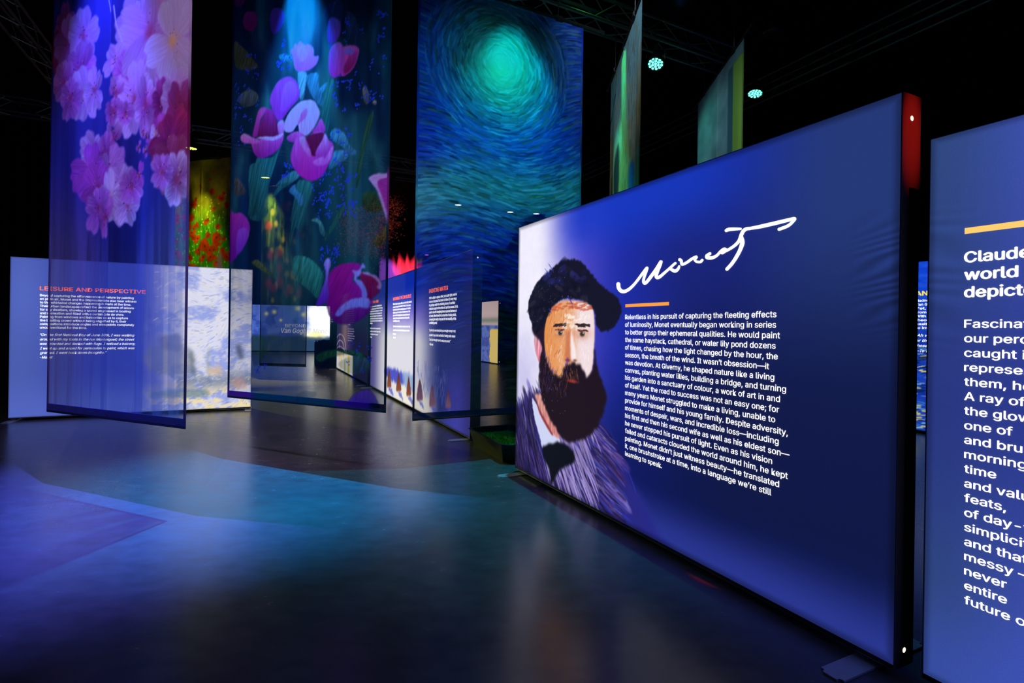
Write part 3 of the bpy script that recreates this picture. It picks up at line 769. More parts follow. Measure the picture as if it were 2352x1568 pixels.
# ---- next panel in the same line, with a pale arch
pE = Plane(Bq + 12.3 * dq, Bq + 6.85 * dq)
LB5 = lightbox('long_text_light_box', 'dark violet backlit panel with a pale arch and small text, beyond the tulip banner', pE, 2.42)
cv = Canvas(pE, .004, pE.L - .004, .045, 2.416, .016); U, Z = cv.U, cv.Z
base = np.zeros(U.shape + (3,)) + np.array((46, 36, 84)); base = mixc(base, (28, 26, 56), sstep(2.6, 3.6, U))
base = mixc(base, (190, 150, 130), np.exp(-((U - 1.75) / .75) ** 2) * sstep(.3, 1.2, Z) * .6)
ys = fbm(U * 5, Z * 1.2, 61, 3)
low = mixc((222, 216, 220), (226, 204, 110), sstep(.45, .6, ys)); low = mixc(low, (150, 190, 120), sstep(.6, .7, fbm(U * 4, Z, 66, 2)))
base = mixc(base, low, sstep(.62, .58, Z) * sstep(3.4, 3.2, U)); base = mixc(base, (14, 16, 28), (np.abs(Z - .66) < .05) * 1.0)
cv.c = base
Ze = zoom(740, 660, 6.53)
for pts in ([(185, 990), (190, 880), (215, 770), (262, 700), (320, 740), (350, 860), (360, 980)], [(195, 960), (225, 850), (262, 790), (310, 830), (335, 950)], [(262, 700), (262, 900)], [(205, 930), (262, 880), (330, 930)]):
    P = crom(cv.m(Ze(pts)), 8, False)
    for q in P: cv.blob(q[0], q[1], .055, .022, (206, 190, 200), .7)
edge_falloff(cv, .03, .3)
cv.mesh('fabric_print', M['backlit'], LB5)
frag = ["Monet and the Impressionists also bear", "witness to the changes of the light on", "the surface of the water and in the air", "which the painter seizes in the series", "canvas after canvas, hour after hour", "and season after season, in the same", "place and with the same devotion to", "the light."]
lettering('body_text', pE, zlines(pE, frag, 799, 712.5, 746, [814.5, 814.5, 814, 814.5, 814, 814.5, 813, 805]), px_height(pE, 799, 720, 2.9), M['dim_text'], LB5, .02)
lettering('body_text', pE, zlines(pE, frag[:6], 799, 756, 782, [813, 814, 812, 815, 814, 810]), px_height(pE, 799, 760, 2.6), M['dim_text'], LB5, .01, .25)
lettering('body_text', pE, zlines(pE, frag[:7], 756.5, 719, 744, [765.5] * 6 + [760]), px_height(pE, 757, 730, 2.4), M['dim_text'], LB5, .02)

# ---- far entrance panel
pF = Plane(ground(566, 805.5, .03), ground(757, 806.5, .03))
LB8 = lightbox('entrance_light_box', 'distant white and blue backlit panel with script title, seen under the tulip banner', pF, 2.5)
cv = Canvas(pF, .004, pF.L - .004, .045, 2.496, .02); U, Z = cv.U, cv.Z
n = fbm(U * 1.6, Z * 2.2, 71, 4)
base = mixc((66, 92, 170), (250, 250, 255), sstep(2.7, 3.4, U + .6 * (n - .5)))
base = mixc(base, (44, 66, 150), sstep(.5, .65, n) * sstep(3.2, 2.0, U)); base = mixc(base, (34, 56, 84), sstep(1.05, .75, Z + .3 * (n - .5)))
base = mixc(base, (232, 218, 120), np.exp(-((U - 3.5) / .5) ** 2 - ((Z - .95) / .2) ** 2) * .8)
cv.c = base
for x, y, r_ in ((630, 716, .12), (684, 708, .14), (645, 735, .08), (697, 722, .12), (612, 720, .1)):
    q = cv.m([(x, y)])[0]; cv.blob(q[0], q[1], r_, r_, (226, 222, 130), .8)
cv.mesh('fabric_print', M['backlit_strong'], LB8)
lettering('title_text', pF, zlines(pF, ["BEYOND"], 655, 751, 751, [702]), px_height(pF, 655, 751, 7), M['white_text'], LB8, .0)
lettering('title_text', pF, zlines(pF, ["Van Gogh & Monet"], 646, 764, 764, [756]), px_height(pF, 646, 764, 10.5), M['white_text'], LB8, .012, .2)

# ---- blue and yellow panel in the gap at right
pG = Plane(np.array((5.941, 7.779)) + pA.d * -1.2, np.array((5.941, 7.779)) + pA.d * .9)
LB7 = lightbox('text_light_box', 'blue backlit panel with yellow daubs glimpsed in the gap between the two right panels', pG, 2.49)
cv = Canvas(pG, .004, pG.L - .004, .045, 2.486, .008); U, Z = cv.U, cv.Z
base = mixc((20, 56, 170), (24, 74, 214), sstep(1.2, 2.3, Z)); cv.c = base + ((fbm(U * 6, Z * 14, 81, 3) - .5) * 40)[..., None]
cv.dabs(900, (0, pG.L, .05, 1.25), lambda u, z: .1 + (fbm(np.array(u * 3), np.array(z * 3), 82, 2) - .5), .12, .022,
        lambda u, z, r: np.array([(150, 190, 220), (240, 226, 120), (30, 60, 170), (60, 130, 200), (14, 30, 70)][r.choice(5, p=[.2, .3 if z < .7 else .1, .2, .2, .1 if z < .7 else .3])]) * r.uniform(.8, 1.05), .8, seed=83)
cv.mesh('fabric_print', M['backlit'], LB7)
o = lettering('heading_text', pG, zlines(pG, ["AND LIGHT"], 2103.5, 679, 679, [2222]), px_height(pG, 2104, 679, 10), M['yellow_text'], LB7, .03); o['label'] = 'yellow heading'
tx = ["Madness", "Van Gogh", "Yet, to", "from the", "With great", "theory,", "exalt and", "to immortality"]
lettering('body_text', pG, zlines(pG, tx, 2103.5, 693, 755, [2103.5 + 5.6 * len(q) for q in tx]), px_height(pG, 2104, 720, 5.2), M['white_text'], LB7, .02)
tx = ["\u201cAh well", "or the", "those", "\u2014To Theo"]
lettering('quotation_text', pG, zlines(pG, tx, 2103.5, 772.5, 808, [2103.5 + 5.4 * len(q) for q in tx]), px_height(pG, 2104, 780, 6), M['white_text'], LB7, .01, .3)

# ---- far panel seen through the blue banner
Pq = np.array((-0.546, 21.203)); pH = Plane(Pq - pA.d * 1.72, Pq)
LB9 = lightbox('painted_light_box', 'distant backlit panel with blue and yellow painted shapes behind the night sky banner', pH, 2.52, holes=True)
cv = Canvas(pH, .004, pH.L - .004, .045, 2.516, .016); U, Z = cv.U, cv.Z
n = fbm(U * 4, Z * 5, 91, 4)
base = mixc((98, 118, 190), (70, 84, 160), sstep(.4, .6, n)); base = mixc(base, (226, 196, 110), sstep(.9, 1.0, U + .5 * (n - .5)) * sstep(1.45, 1.35, Z))
base = mixc(base, (206, 180, 176), sstep(1.5, 1.6, Z)); base = mixc(base, (120, 130, 110), np.exp(-((Z - 1.75) / .12) ** 2) * .8)
cv.c = base; cv.mesh('fabric_print', M['backlit'], LB9)

# ---------------------------------------------------------------- lamps (par cans with LED clusters and their own spot light)
def par_can(name, label, loc, rgb, led=14.0, aim=None, watt=0.0, cone=40, blend=.6, radius=.05, top=5.5, cat='stage light', group='round LED stage lights'):
    t = thing(name, label, cat, loc, group)
    aim = Vector(aim if aim is not None else (loc[0], loc[1], 0)); d = (aim - Vector(loc)).normalized()
    q = Vector((0, 0, -1)).rotation_difference(d).to_matrix().to_4x4()
    T = Matrix.Translation(loc) @ q
    bm = bmesh.new(); lathe(bm, [(.03, .17), (.075, .165), (.085, .12), (.112, .05), (.118, 0), (.118, -.012), (.108, -.012), (.106, .004), (0, .004)]); bm.transform(T); hs = obj('housing', bm, M['house'], t, True)
    bm = bmesh.new()
    for k, (rr, n) in enumerate(((0.0, 1), (.045, 6), (.086, 11))):
        for i in range(n):
            a = i * 2 * math.pi / n + k * .3
            lathe(bm, [(0, -.008), (.011, -.008), (.018, -.002), (.018, .003)], 10, (rr * math.cos(a), rr * math.sin(a), 0))
    bm.transform(T); subpart(obj('led_cluster', bm, led_mat(name + '_led', rgb, led)), hs)
    z = loc[2]
    bm = bmesh.new(); tube(bm, [(loc[0] - .13, loc[1], z + .07), (loc[0] - .13, loc[1], z + .2), (loc[0] + .13, loc[1], z + .2), (loc[0] + .13, loc[1], z + .07)], .009, 6); yk = obj('yoke', bm, M['house'], t)
    bm = bmesh.new(); bx(bm, loc[0] - .025, loc[0] + .025, loc[1] - .02, loc[1] + .02, z + .19, z + .3); tube(bm, [(loc[0], loc[1], z + .29), (loc[0], loc[1], ZC)], .008, 6); subpart(obj('clamp', bm, M['house']), yk)
    if watt:
        ld = bpy.data.lights.new(name + '_beam', 'SPOT'); ld.energy = watt; ld.color = rgb; ld.spot_size = R(cone); ld.spot_blend = blend; ld.shadow_soft_size = radius
        lo = bpy.data.objects.new('beam', ld); COL.objects.link(lo)
        lo.matrix_world = Matrix.Translation(Vector(loc) + d * .03) @ d.to_track_quat('-Z', 'Y').to_matrix().to_4x4()
        bpy.context.view_layer.update(); adopt(lo, t)
    return t

# ---------------------------------------------------------------- hanging banners
def banner(name, label, A, B, z0, z1, paint, res=.006, amp=.012, seed=1, hem=.075, side=.02, crease=None, group='printed voile banners hung from the trusses', hemcol=None, flat=None, hooks=True):
    pl = Plane(A, B)
    t = thing(name, label, 'banner', pl.p(pl.L / 2, z1, 0), group)
    cv = Canvas(pl, side * .5, pl.L - side * .5, z0 + hem * .5, z1, res)
    paint(cv)
    r = np.random.RandomState(seed)
    ph = r.rand(6) * 6.28; fr = r.uniform(2.2, 7.5, 6)
    cu = pl.L * .5 if crease is None else crease
    def disp(U, Z):
        o = 0
        for k in range(6): o = o + amp / (1 + k * .4) * np.sin(U * fr[k] * 1.9 + ph[k] + .25 * np.sin(Z * (.5 + .2 * k) + ph[k]))
        o = o * sstep(z1 + .02, z1 - .9, Z) * (.12 + .88 * sstep(z0 + .1, z0 + 1.5, Z)) * sstep(0, .12, np.minimum(U, pl.L - U))
        return o + .008 * np.exp(-np.abs(U - cu) / .018)
    fab = cv.mesh('fabric', M['sheer'], t, disp)
    # hems: doubled cloth, sampled from the same print
    def strip(nm, u0, u1, za, zb, th=.004):
        n = 40
        bmx = bmesh.new(); lay = bmx.verts.layers.float_color.new('print')
        long_u = (u1 - u0) > (zb - za)
        rows = []
        for s_ in range(n + 1):
            f = s_ / n
            sec = []
            for (a, o_) in ((0, -th), (1, -th), (1, th), (0, th)):
                u = u0 + (u1 - u0) * (f if long_u else a); z = za + (zb - za) * (a if long_u else f)
                d0 = float(disp(np.array(min(max(u, .0), pl.L)), np.array(z))) if not long_u else 0.0
                v = bmx.verts.new(pl.p(u, z, d0 + o_))
                j = int(np.clip((z - cv.z0) / cv.res, 0, cv.ny - 1)); i = int(np.clip((u - cv.u0) / cv.res, 0, cv.nx - 1))
                if long_u: j = 2
                cc = lin(np.clip(cv.c[j, i] * .8 if hemcol is None or not long_u else cv.c[j, i] * .3 + np.array(hemcol) * .7, 0, 255))
                v[lay] = (*cc, .78 if long_u else .85)
                sec.append(v)
            rows.append(sec)
        for a_, b_ in zip(rows, rows[1:]):
            for k in range(4): bmx.faces.new((a_[k], a_[(k + 1) % 4], b_[(k + 1) % 4], b_[k]))
        bmx.faces.new(rows[0][::-1]); bmx.faces.new(rows[-1])
        return obj(nm, bmx, M['sheer'], t)
    bh = strip('bottom_hem', 0, pl.L, z0, z0 + hem)
    strip('side_hem', 0, side, z0 + hem, z1); strip('side_hem', pl.L - side, pl.L, z0 + hem, z1)
    bmx = bmesh.new(); tube(bmx, [pl.p(.01, z0 + .012, 0), pl.p(pl.L - .01, z0 + .012, 0)], .009, 8); subpart(obj('weight_rod', bmx, M['rod']), bh)
    bmx = bmesh.new(); tube(bmx, [pl.p(-.28, z1 + .02, 0), pl.p(pl.L + .28, z1 + .02, 0)], .02, 10)
    for u in (-.28, pl.L + .28): tube(bmx, [pl.p(u - .02, z1 + .02, 0), pl.p(u + .02, z1 + .02, 0)], .027, 10)
    hr = obj('hanging_rod', bmx, M['rod'], t)
    for u in (.35, pl.L - .35):
        bmx = bmesh.new(); tube(bmx, [pl.p(u - .04, z1 + .02, 0), pl.p(u + .04, z1 + .02, 0)], .034, 10); tube(bmx, [pl.p(u, z1 + .03, 0), pl.p(u, ZC, 0)], .006, 6); subpart(obj('rod_clamp', bmx, M['house']), hr)
    return t, pl

# ---- blossom banner
def paint_blossom(c):
    U, Z = c.U, c.Z
    st = fbm(U * 9, Z * .35, 101, 4)
    up = sstep(1.6, 3.0, Z)
    c.c = mixc((150, 142, 170), (64, 70, 160), np.clip(up + np.exp(-((U - 1.0) / .5) ** 2) * .7, 0, 1)) * (0.75 + .5 * st)[..., None]
    c.a = .20 + .22 * sstep(.5, .62, st) * sstep(3.2, 1.2, Z) + .22 * up
    side_ = np.exp(-((U - .25) / .3) ** 2); c.a += .16 * side_ * sstep(3.4, 2.6, Z)
    pale, pink, mag, red = (236, 214, 240), (214, 150, 214), (190, 86, 176), (170, 50, 96)
    F = c.flower
    F(330, 60, 20, .3, 1, mag, pink, .6); F(425, 20, 70, .9, 1.1, pink, pale)
    # right heads
    F(300, 62, 42, 1.9, 1.5, pink, pale); F(272, 140, 45, 2.4, .9, pink, pale); F(292, 170, 46, 3.3, 1.1, mag, pink)
    F(385, 8, 62, 1.1, 1.1, pink, pale); F(352, 150, 78, 4.2, 1.1, pink, pale); F(345, 75, 88, 5.2, 1.2, pink, pale); F(400, 95, 72, 4.4, 1.1, (226, 200, 216), (244, 236, 246), centre=(220, 170, 60))
    F(305, 225, 56, 4.0, 1.3, pink, pale); F(335, 240, 40, 4.6, 1.5, mag, pale)
    # left heads
    F(148, 75, 40, 1.4, 1.4, red, mag); F(135, 120, 34, 4.6, 1.4, red, red); F(160, 100, 50, .6, 1.2, mag, pink); F(190, 82, 44, 1.5, 1.4, pink, pale); F(185, 160, 50, .2, 1.1, mag, pink)
    F(150, 190, 46, 3.6, 1.1, mag, pink); F(190, 215, 46, 4.4, 1.3, pink, pale); F(212, 205, 34, 5.6, 1.4, pink, pale); F(165, 225, 38, 4.2, 1.2, mag, pink)
    # drooping buds
    F(268, 215, 22, 4.7, 1.9, mag, pale, n=3); F(262, 255, 30, 3.9, 1, mag, pink); F(285, 262, 24, 5.4, 1, mag, pink); F(262, 318, 26, 4.7, 2.0, mag, pale, n=3)
    # right middle, darker magenta
    F(375, 232, 36, 3.0, 1.1, (120, 30, 90), mag); F(405, 225, 44, 1.4, 1.2, pink, pale); F(418, 255, 40, 4.7, 1.4, red, mag)
    F(365, 305, 30, 1.2, 1.1, mag, mag); F(360, 312, 18, 4.6, 1.6, pale, pale, n=3); F(395, 325, 60, 2.2, 1.0, (136, 40, 96), red); F(400, 380, 56, 4.0, 1.1, red, (190, 90, 130)); F(408, 412, 44, 4.6, 1.3, (150, 70, 130), pale); F(375, 395, 34, 3.6, 1.1, mag, pink)
    for x, y in ((329, 305), (338, 312), (318, 337), (335, 347)): F(x, y, 10, 1, 1.3, mag, pink, n=3)
    # lower head
    F(210, 350, 44, 2.0, 1.0, pink, pale); F(240, 352, 40, 1.2, 1.1, mag, pink); F(205, 395, 58, 2.8, 1.0, mag, (170, 80, 190)); F(255, 395, 48, 1.2, 1.1, pink, pink); F(222, 430, 56, 3.6, 1.0, mag, (190, 90, 190))
    F(275, 440, 54, 1.0, 1.1, pink, pale, centre=(120, 90, 60)); F(255, 458, 44, 4.2, 1.2, pale, pale); F(225, 478, 52, 4.0, 1.0, (180, 90, 190), pink); F(290, 470, 36, 5.2, 1.2, pink, pale); F(300, 430, 40, .4, .9, mag, pink); F(318, 402, 20, 1.2, 1.4, mag, mag, n=3); F(243, 498, 26, 4.7, 1.7, mag, pink, n=3)
    for x0, y0, x1, y1 in ((252, 0, 258, 28), (264, 15, 268, 56), (268, 56, 280, 95)):
        for k in range(20):
            q = c.m([(x0 + (x1 - x0) * k / 19, y0 + (y1 - y0) * k / 19)])[0]; c.blob(q[0], q[1], .006, .008, (240, 236, 250), .8, .9)
A1 = ground(108, 940, .66); B1 = ground(426, 979, .66)
banner('hanging_banner', 'sheer banner printed with pink cherry blossom, leftmost of the near banners', A1, B1, .64, 5.0, paint_blossom, .0058, .010, 11, hemcol=(70, 74, 130), crease=.84)

# ---- tulip banner
def paint_tulip(c):
    U, Z = c.U, c.Z
    n = fbm(U * 2.2, Z * 1.1, 111, 4); st = fbm(U * 10, Z * .4, 112, 3)
    c.c = mixc((22, 62, 92), (44, 120, 112), sstep(.42, .66, n)) * (.65 + .7 * st)[..., None]
    c.a = .38 + .24 * sstep(.42, .66, n) * sstep(1.2, 2.4, Z) - .2 * sstep(1.7, 1.1, Z)
    pale = np.exp(-((U - .96 - .04 * np.sin(Z * 9)) / .2) ** 2) * sstep(3.5, 4.2, Z) * (.5 + .5 * fbm(U * 9, Z * 2, 117, 3)); c.c = mixc(c.c, (120, 214, 214), pale); c.a += .3 * pale  # pale cyan streak of the lamp beam, painted into the print
    z1 = zoom(420, 0, 3.135); z5 = zoom(520, 380, 4.61); z4 = zoom(500, 450, 3.074)
    G = (40, 130, 110); Gd = (22, 90, 84); Ol = (96, 120, 60); Cy = (70, 170, 190)
    # streaked stems behind everything
    r = np.random.RandomState(5)
    for _ in range(46):
        x = r.uniform(525, 890); y = r.uniform(-40, 520); q = c.m([(x, y), (x + r.uniform(-25, 25), y + r.uniform(120, 260))])
        wd = r.uniform(.015, .05)
        c.poly([(q[0][0] - wd, q[0][1]), (q[0][0] + wd, q[0][1]), (q[1][0] + wd * .7, q[1][1]), (q[1][0] - wd * .7, q[1][1])], mixc(Gd, (16, 60, 90), r.rand()), .02, .55, metres=True, op=.5)
    for z, pts, col, al in (
        (z1, [(470, 1568), (480, 1400), (500, 1250), (540, 1130), (600, 1140), (660, 1120), (700, 1050), (660, 1200), (620, 1350), (600, 1568)], G, .7),
        (z1, [(640, 1420), (700, 1320), (790, 1240), (830, 1235), (850, 1270), (790, 1320), (700, 1370), (660, 1420)], G, .75),
        (z1, [(1000, 740), (1040, 600), (1060, 560), (1090, 590), (1060, 740), (1050, 900), (1020, 960), (1000, 860)], G, .75),
        (z1, [(1250, 1200), (1290, 1000), (1340, 850), (1380, 800), (1370, 900), (1320, 1050), (1290, 1180), (1265, 1300), (1240, 1350)], (50, 110, 70), .7),
        (z1, [(370, 300), (430, 340), (500, 420), (540, 480), (480, 500), (380, 480)], Ol, .7), (z1, [(400, 700), (470, 640), (540, 680), (530, 740), (450, 770), (410, 750)], (90, 130, 110), .7),
        (z1, [(1060, 960), (1100, 925), (1160, 960), (1200, 1050), (1240, 1080), (1240, 1110), (1190, 1110), (1150, 1060), (1080, 1010)], Cy, .75),
        (z1, [(1080, 1100), (1160, 1080), (1180, 1130), (1120, 1180), (1050, 1220)], Cy, .7),
        (z1, [(840, 520), (890, 525), (885, 620), (870, 720), (845, 690)], (120, 220, 220), .85), (z1, [(950, 660), (1030, 590), (1020, 640), (960, 690)], Cy, .8), (z1, [(690, 400), (740, 390), (790, 430), (720, 440)], Cy, .8),
        (z1, [(890, 560), (960, 520), (970, 600), (1000, 700), (990, 760), (930, 700)], Cy, .6),
        (z1, [(1290, 640), (1320, 625), (1345, 680), (1340, 740), (1310, 745)], (120, 140, 110), .7), (z1, [(1370, 740), (1390, 725), (1405, 745), (1390, 760)], (170, 180, 150), .8),
        (z1, [(1020, 60), (1130, 0), (1150, 130), (1100, 260), (1040, 200)], (30, 80, 130), .5), (z1, [(1180, 80), (1240, 130), (1270, 320), (1210, 330), (1170, 200)], (40, 90, 130), .5),
        (z5, [(230, 300), (240, 0), (400, 0), (420, 150), (400, 300), (380, 450), (300, 520), (250, 520)], G, .7), (z5, [(480, 270), (560, 160), (660, 90), (740, 60), (790, 100), (720, 170), (600, 190), (520, 220)], (60, 150, 140), .75),
        (z5, [(690, 600), (720, 400), (760, 180), (880, 170), (900, 250), (860, 420), (800, 700), (740, 660), (700, 860)], G, .7), (z5, [(670, 270), (740, 200), (750, 260), (820, 330), (800, 430), (740, 340)], Cy, .75),
        (z5, [(720, 980), (820, 960), (920, 1020), (1010, 1130), (1020, 1200), (960, 1400), (880, 1330), (760, 1220), (710, 1150)], (50, 160, 120), .85), (z5, [(890, 580), (950, 555), (1000, 600), (1040, 700), (1030, 750), (980, 700), (960, 610)], (80, 170, 140), .7),
        (z5, [(1030, 760), (1100, 650), (1180, 500), (1250, 380), (1260, 420), (1200, 560), (1120, 700), (1040, 800)], (40, 120, 90), .7), (z5, [(260, 1030), (340, 1000), (450, 1110), (470, 1170), (360, 1100)], Ol, .7),
        (z5, [(90, 130), (130, 140), (185, 230), (190, 300), (90, 310)], (100, 110, 90), .6), (z5, [(1450, 300), (1560, 280), (1640, 380), (1660, 470), (1520, 490), (1440, 420)], (60, 100, 50), .6),
        (z5, [(1570, 840), (1590, 760), (1650, 700), (1690, 620), (1700, 760), (1640, 860)], Ol, .6),
        (z4, [(560, 1420), (600, 1380), (700, 1390), (640, 1440)], (30, 110, 130), .5), (z4, [(690, 1130), (780, 1090), (950, 1090), (1030, 1120), (1080, 1210), (950, 1120), (800, 1140), (720, 1170)], (40, 110, 60), .75),
        (z4, [(850, 1180), (950, 1130), (1060, 1150), (1070, 1230), (980, 1260), (900, 1240)], (60, 120, 110), .5), (z4, [(240, 990), (300, 980), (350, 1040), (330, 1140), (260, 1200), (238, 1100)], (40, 90, 60), .5)):
        c.poly(z(pts), np.array(col) * .8, .006, al, tip=np.array(col) * 1.15, axis=(.3, 1), streak=.35, op=.9, seed=int(pts[0][0]))
    # blue forget-me-nots
    r = np.random.RandomState(9)
    def specks(z, x0, x1, y0, y1, N):
        for _ in range(N):
            q = c.m(z([(r.uniform(x0, x1), r.uniform(y0, y1))]))[0]
            for k in range(r.randint(3, 6)): c.blob(q[0] + r.normal(0, .015), q[1] + r.normal(0, .015), .009, .009, (50, 84, 230), .95, .85, 4)
    specks(z1, 1060, 1460, 80, 800, 46); specks(z1, 370, 560, 260, 1080, 26); specks(z1, 960, 1240, 900, 1560, 44); specks(z1, 670, 780, 280, 560, 10); specks(z5, 900, 1360, 40, 520, 26); specks(z5, 960, 1200, 880, 1130, 18)
    specks(z4, 270, 340, 1190, 1250, 4); specks(z4, 920, 1080, 1020, 1330, 9); specks(z1, 700, 800, 1120, 1280, 8)
    P1, P2, P3, DK = (222, 110, 200), (236, 190, 236), (190, 60, 170), (120, 30, 80)
    def petal(z, pts, a, b, ax=(0, 1), al=.9, **k): c.poly(z(pts), a, .004, al, tip=b, axis=ax, streak=.13, seed=int(pts[0][0]), **k)
    petal(z1, [(430, 150), (450, 90), (500, 80), (535, 110), (530, 180), (490, 225), (445, 205)], (150, 30, 100), (190, 60, 130)); petal(z1, [(630, 130), (650, 65), (700, 60), (730, 100), (715, 180), (665, 245), (640, 220)], (90, 50, 150), (120, 90, 190))
    petal(z1, [(370, 0), (400, -30), (445, -10), (435, 30), (400, 50), (375, 40)], (120, 30, 90), (150, 40, 110))
    petal(z1, [(1035, 230), (1050, 140), (1090, 125), (1135, 160), (1130, 250), (1090, 310), (1045, 300)], (110, 70, 190), (90, 110, 220))
    petal(z1, [(780, 370), (800, 345), (815, 315), (830, 330), (850, 300), (880, 325), (905, 318), (935, 345), (940, 400), (970, 398), (958, 450), (925, 490), (870, 520), (825, 510), (805, 470), (800, 430)], P1, (246, 214, 244))
    petal(z1, [(835, 350), (870, 330), (900, 360), (890, 420), (860, 450), (838, 410)], P2, (250, 230, 250), op=.6)
    # right pair
    petal(z1, [(1150, 345), (1215, 322), (1262, 345), (1255, 405), (1232, 470), (1190, 525), (1140, 545), (1140, 430)], P3, P1); petal(z1, [(1160, 470), (1200, 400), (1250, 360), (1240, 430), (1200, 500), (1160, 530)], DK, P3, op=.8)
    petal(z1, [(1045, 430), (1060, 350), (1100, 310), (1140, 312), (1165, 380), (1160, 460), (1130, 540), (1080, 560), (1050, 510)], P3, (170, 120, 230)); petal(z1, [(1160, 360), (1190, 335), (1225, 350), (1222, 380), (1195, 390), (1165, 385)], (110, 130, 240), (130, 150, 250), op=.8)
    # tall closed bloom
    petal(z1, [(630, 720), (650, 650), (690, 580), (750, 552), (800, 565), (835, 610), (850, 680), (830, 730), (770, 790), (720, 850), (690, 870), (660, 830), (640, 770)], (170, 60, 190), (206, 90, 190)); petal(z1, [(740, 600), (800, 590), (830, 660), (810, 720), (740, 790), (700, 800), (710, 690)], (190, 90, 220), (220, 150, 230), op=.6)
    # left open bloom
    petal(z1, [(530, 980), (545, 920), (580, 850), (600, 790), (640, 790), (665, 835), (685, 900), (695, 965), (640, 990), (580, 995)], DK, P3); petal(z1, [(498, 975), (515, 900), (545, 800), (580, 775), (608, 788), (565, 860), (548, 930), (532, 985)], P3, P1); petal(z1, [(690, 965), (682, 890), (716, 862), (732, 900), (722, 960), (705, 985)], P1, P2)
    petal(z1, [(490, 1000), (550, 1005), (640, 990), (722, 958), (712, 1030), (670, 1090), (600, 1135), (540, 1132), (500, 1080)], (160, 40, 150), P1); petal(z1, [(415, 985), (440, 960), (495, 985), (548, 1012), (552, 1030), (500, 1032), (430, 1025)], P1, P2); petal(z1, [(525, 995), (600, 985), (660, 985), (722, 955), (700, 990), (640, 1012), (570, 1003)], P2, (246, 230, 250))
    # pale centre bloom
    petal(z1, [(750, 990), (790, 960), (840, 950), (860, 990), (820, 1025), (770, 1020)], P3, P1)
    petal(z1, [(725, 930), (740, 860), (780, 800), (850, 740), (910, 718), (945, 730), (965, 770), (978, 810), (960, 870), (930, 930), (890, 975), (850, 965), (835, 900), (800, 945), (760, 955)], P2, (250, 232, 250)); petal(z1, [(860, 820), (890, 780), (900, 800), (885, 850), (850, 890), (835, 900)], P3, P1, op=.7); petal(z1, [(955, 905), (985, 850), (1012, 890), (1020, 940), (980, 955), (925, 945)], P3, P1)
    # lower open bloom
    petal(z1, [(780, 1140), (800, 1050), (830, 990), (850, 955), (880, 980), (890, 1010), (930, 955), (1000, 945), (1040, 1000), (1085, 1040), (1078, 1120), (1040, 1200), (1000, 1260), (930, 1300), (870, 1282), (810, 1220)], (190, 40, 170), P1); petal(z1, [(890, 1000), (920, 965), (1000, 950), (1012, 1000), (965, 1060), (950, 1120), (920, 1110), (905, 1050)], (96, 24, 60), DK)
    petal(z1, [(1000, 1000), (1020, 960), (1045, 1010), (1050, 1080), (1010, 1130), (960, 1125), (950, 1090)], P3, P2); petal(z1, [(850, 1000), (880, 985), (892, 1050), (915, 1080), (910, 1130), (870, 1070)], P1, P2); petal(z1, [(930, 1160), (1000, 1125), (1020, 1140), (1080, 1050), (1070, 1130), (1030, 1180), (960, 1190)], P1, P2, op=.8)
    # edge blooms
    petal(z5, [(1515, 130), (1600, 92), (1690, 85), (1722, 100), (1715, 600), (1690, 560), (1640, 380), (1600, 260), (1540, 180)], P2, P2, (-1, .1)); petal(z5, [(1610, 180), (1690, 130), (1722, 150), (1715, 560), (1690, 470), (1650, 320)], P3, (200, 70, 170), (1, 0))
    petal(z5, [(40, 520), (90, 510), (150, 500), (210, 560), (240, 640), (225, 750), (180, 860), (120, 950), (90, 990), (30, 1000)], (120, 30, 150), P3, (.3, 1)); petal(z5, [(120, 700), (200, 660), (225, 730), (180, 850), (110, 940)], (130, 60, 190), (180, 100, 220), op=.7)
    # great lower bloom
    petal(z4, [(780, 780), (840, 700), (1070, 700), (1090, 800), (980, 890), (860, 905), (790, 850)], (110, 20, 120), P3)
    petal(z5, [(1030, 1040), (1060, 985), (1092, 985), (1105, 1050), (1085, 1120), (1075, 1230), (1088, 1370), (1050, 1450), (945, 1480), (990, 1350), (1040, 1220), (1050, 1120)], (110, 40, 180), (190, 180, 245))
    petal(z5, [(1085, 1370), (1075, 1230), (1100, 1130), (1200, 1050), (1300, 1030), (1400, 1035), (1420, 1080), (1390, 1130), (1340, 1160), (1330, 1220), (1420, 1280), (1480, 1340), (1480, 1400), (1350, 1400), (1200, 1480), (1150, 1570), (1060, 1500)], (160, 20, 140), (200, 40, 160), (.6, 1))
    petal(z5, [(1420, 1130), (1500, 1145), (1600, 1180), (1642, 1260), (1620, 1350), (1520, 1430), (1490, 1400), (1490, 1320), (1420, 1210)], (150, 20, 90), (180, 40, 90)); petal(z5, [(1430, 1130), (1500, 1125), (1540, 1150), (1600, 1170), (1645, 1240), (1640, 1310), (1600, 1290), (1620, 1250), (1560, 1180), (1480, 1155)], P2, P2, op=.9)
    petal(z5, [(1320, 1110), (1400, 1105), (1440, 1035), (1478, 1085), (1430, 1092), (1420, 1150), (1370, 1195), (1440, 1230), (1492, 1340), (1488, 1405), (1440, 1400), (1425, 1310), (1345, 1215), (1345, 1150)], (170, 150, 235), (200, 180, 245)); petal(z5, [(1150, 1580), (1210, 1490), (1320, 1415), (1480, 1400), (1525, 1430), (1505, 1510), (1400, 1500), (1260, 1530), (1200, 1590)], (150, 150, 235), (180, 170, 245))
    petal(z4, [(900, 1480), (960, 1400), (1040, 1365), (1090, 1380), (1132, 1450), (1138, 1500), (1000, 1510), (910, 1500)], (110, 50, 200), (170, 80, 200), op=.9)
_pt = paint_tulip
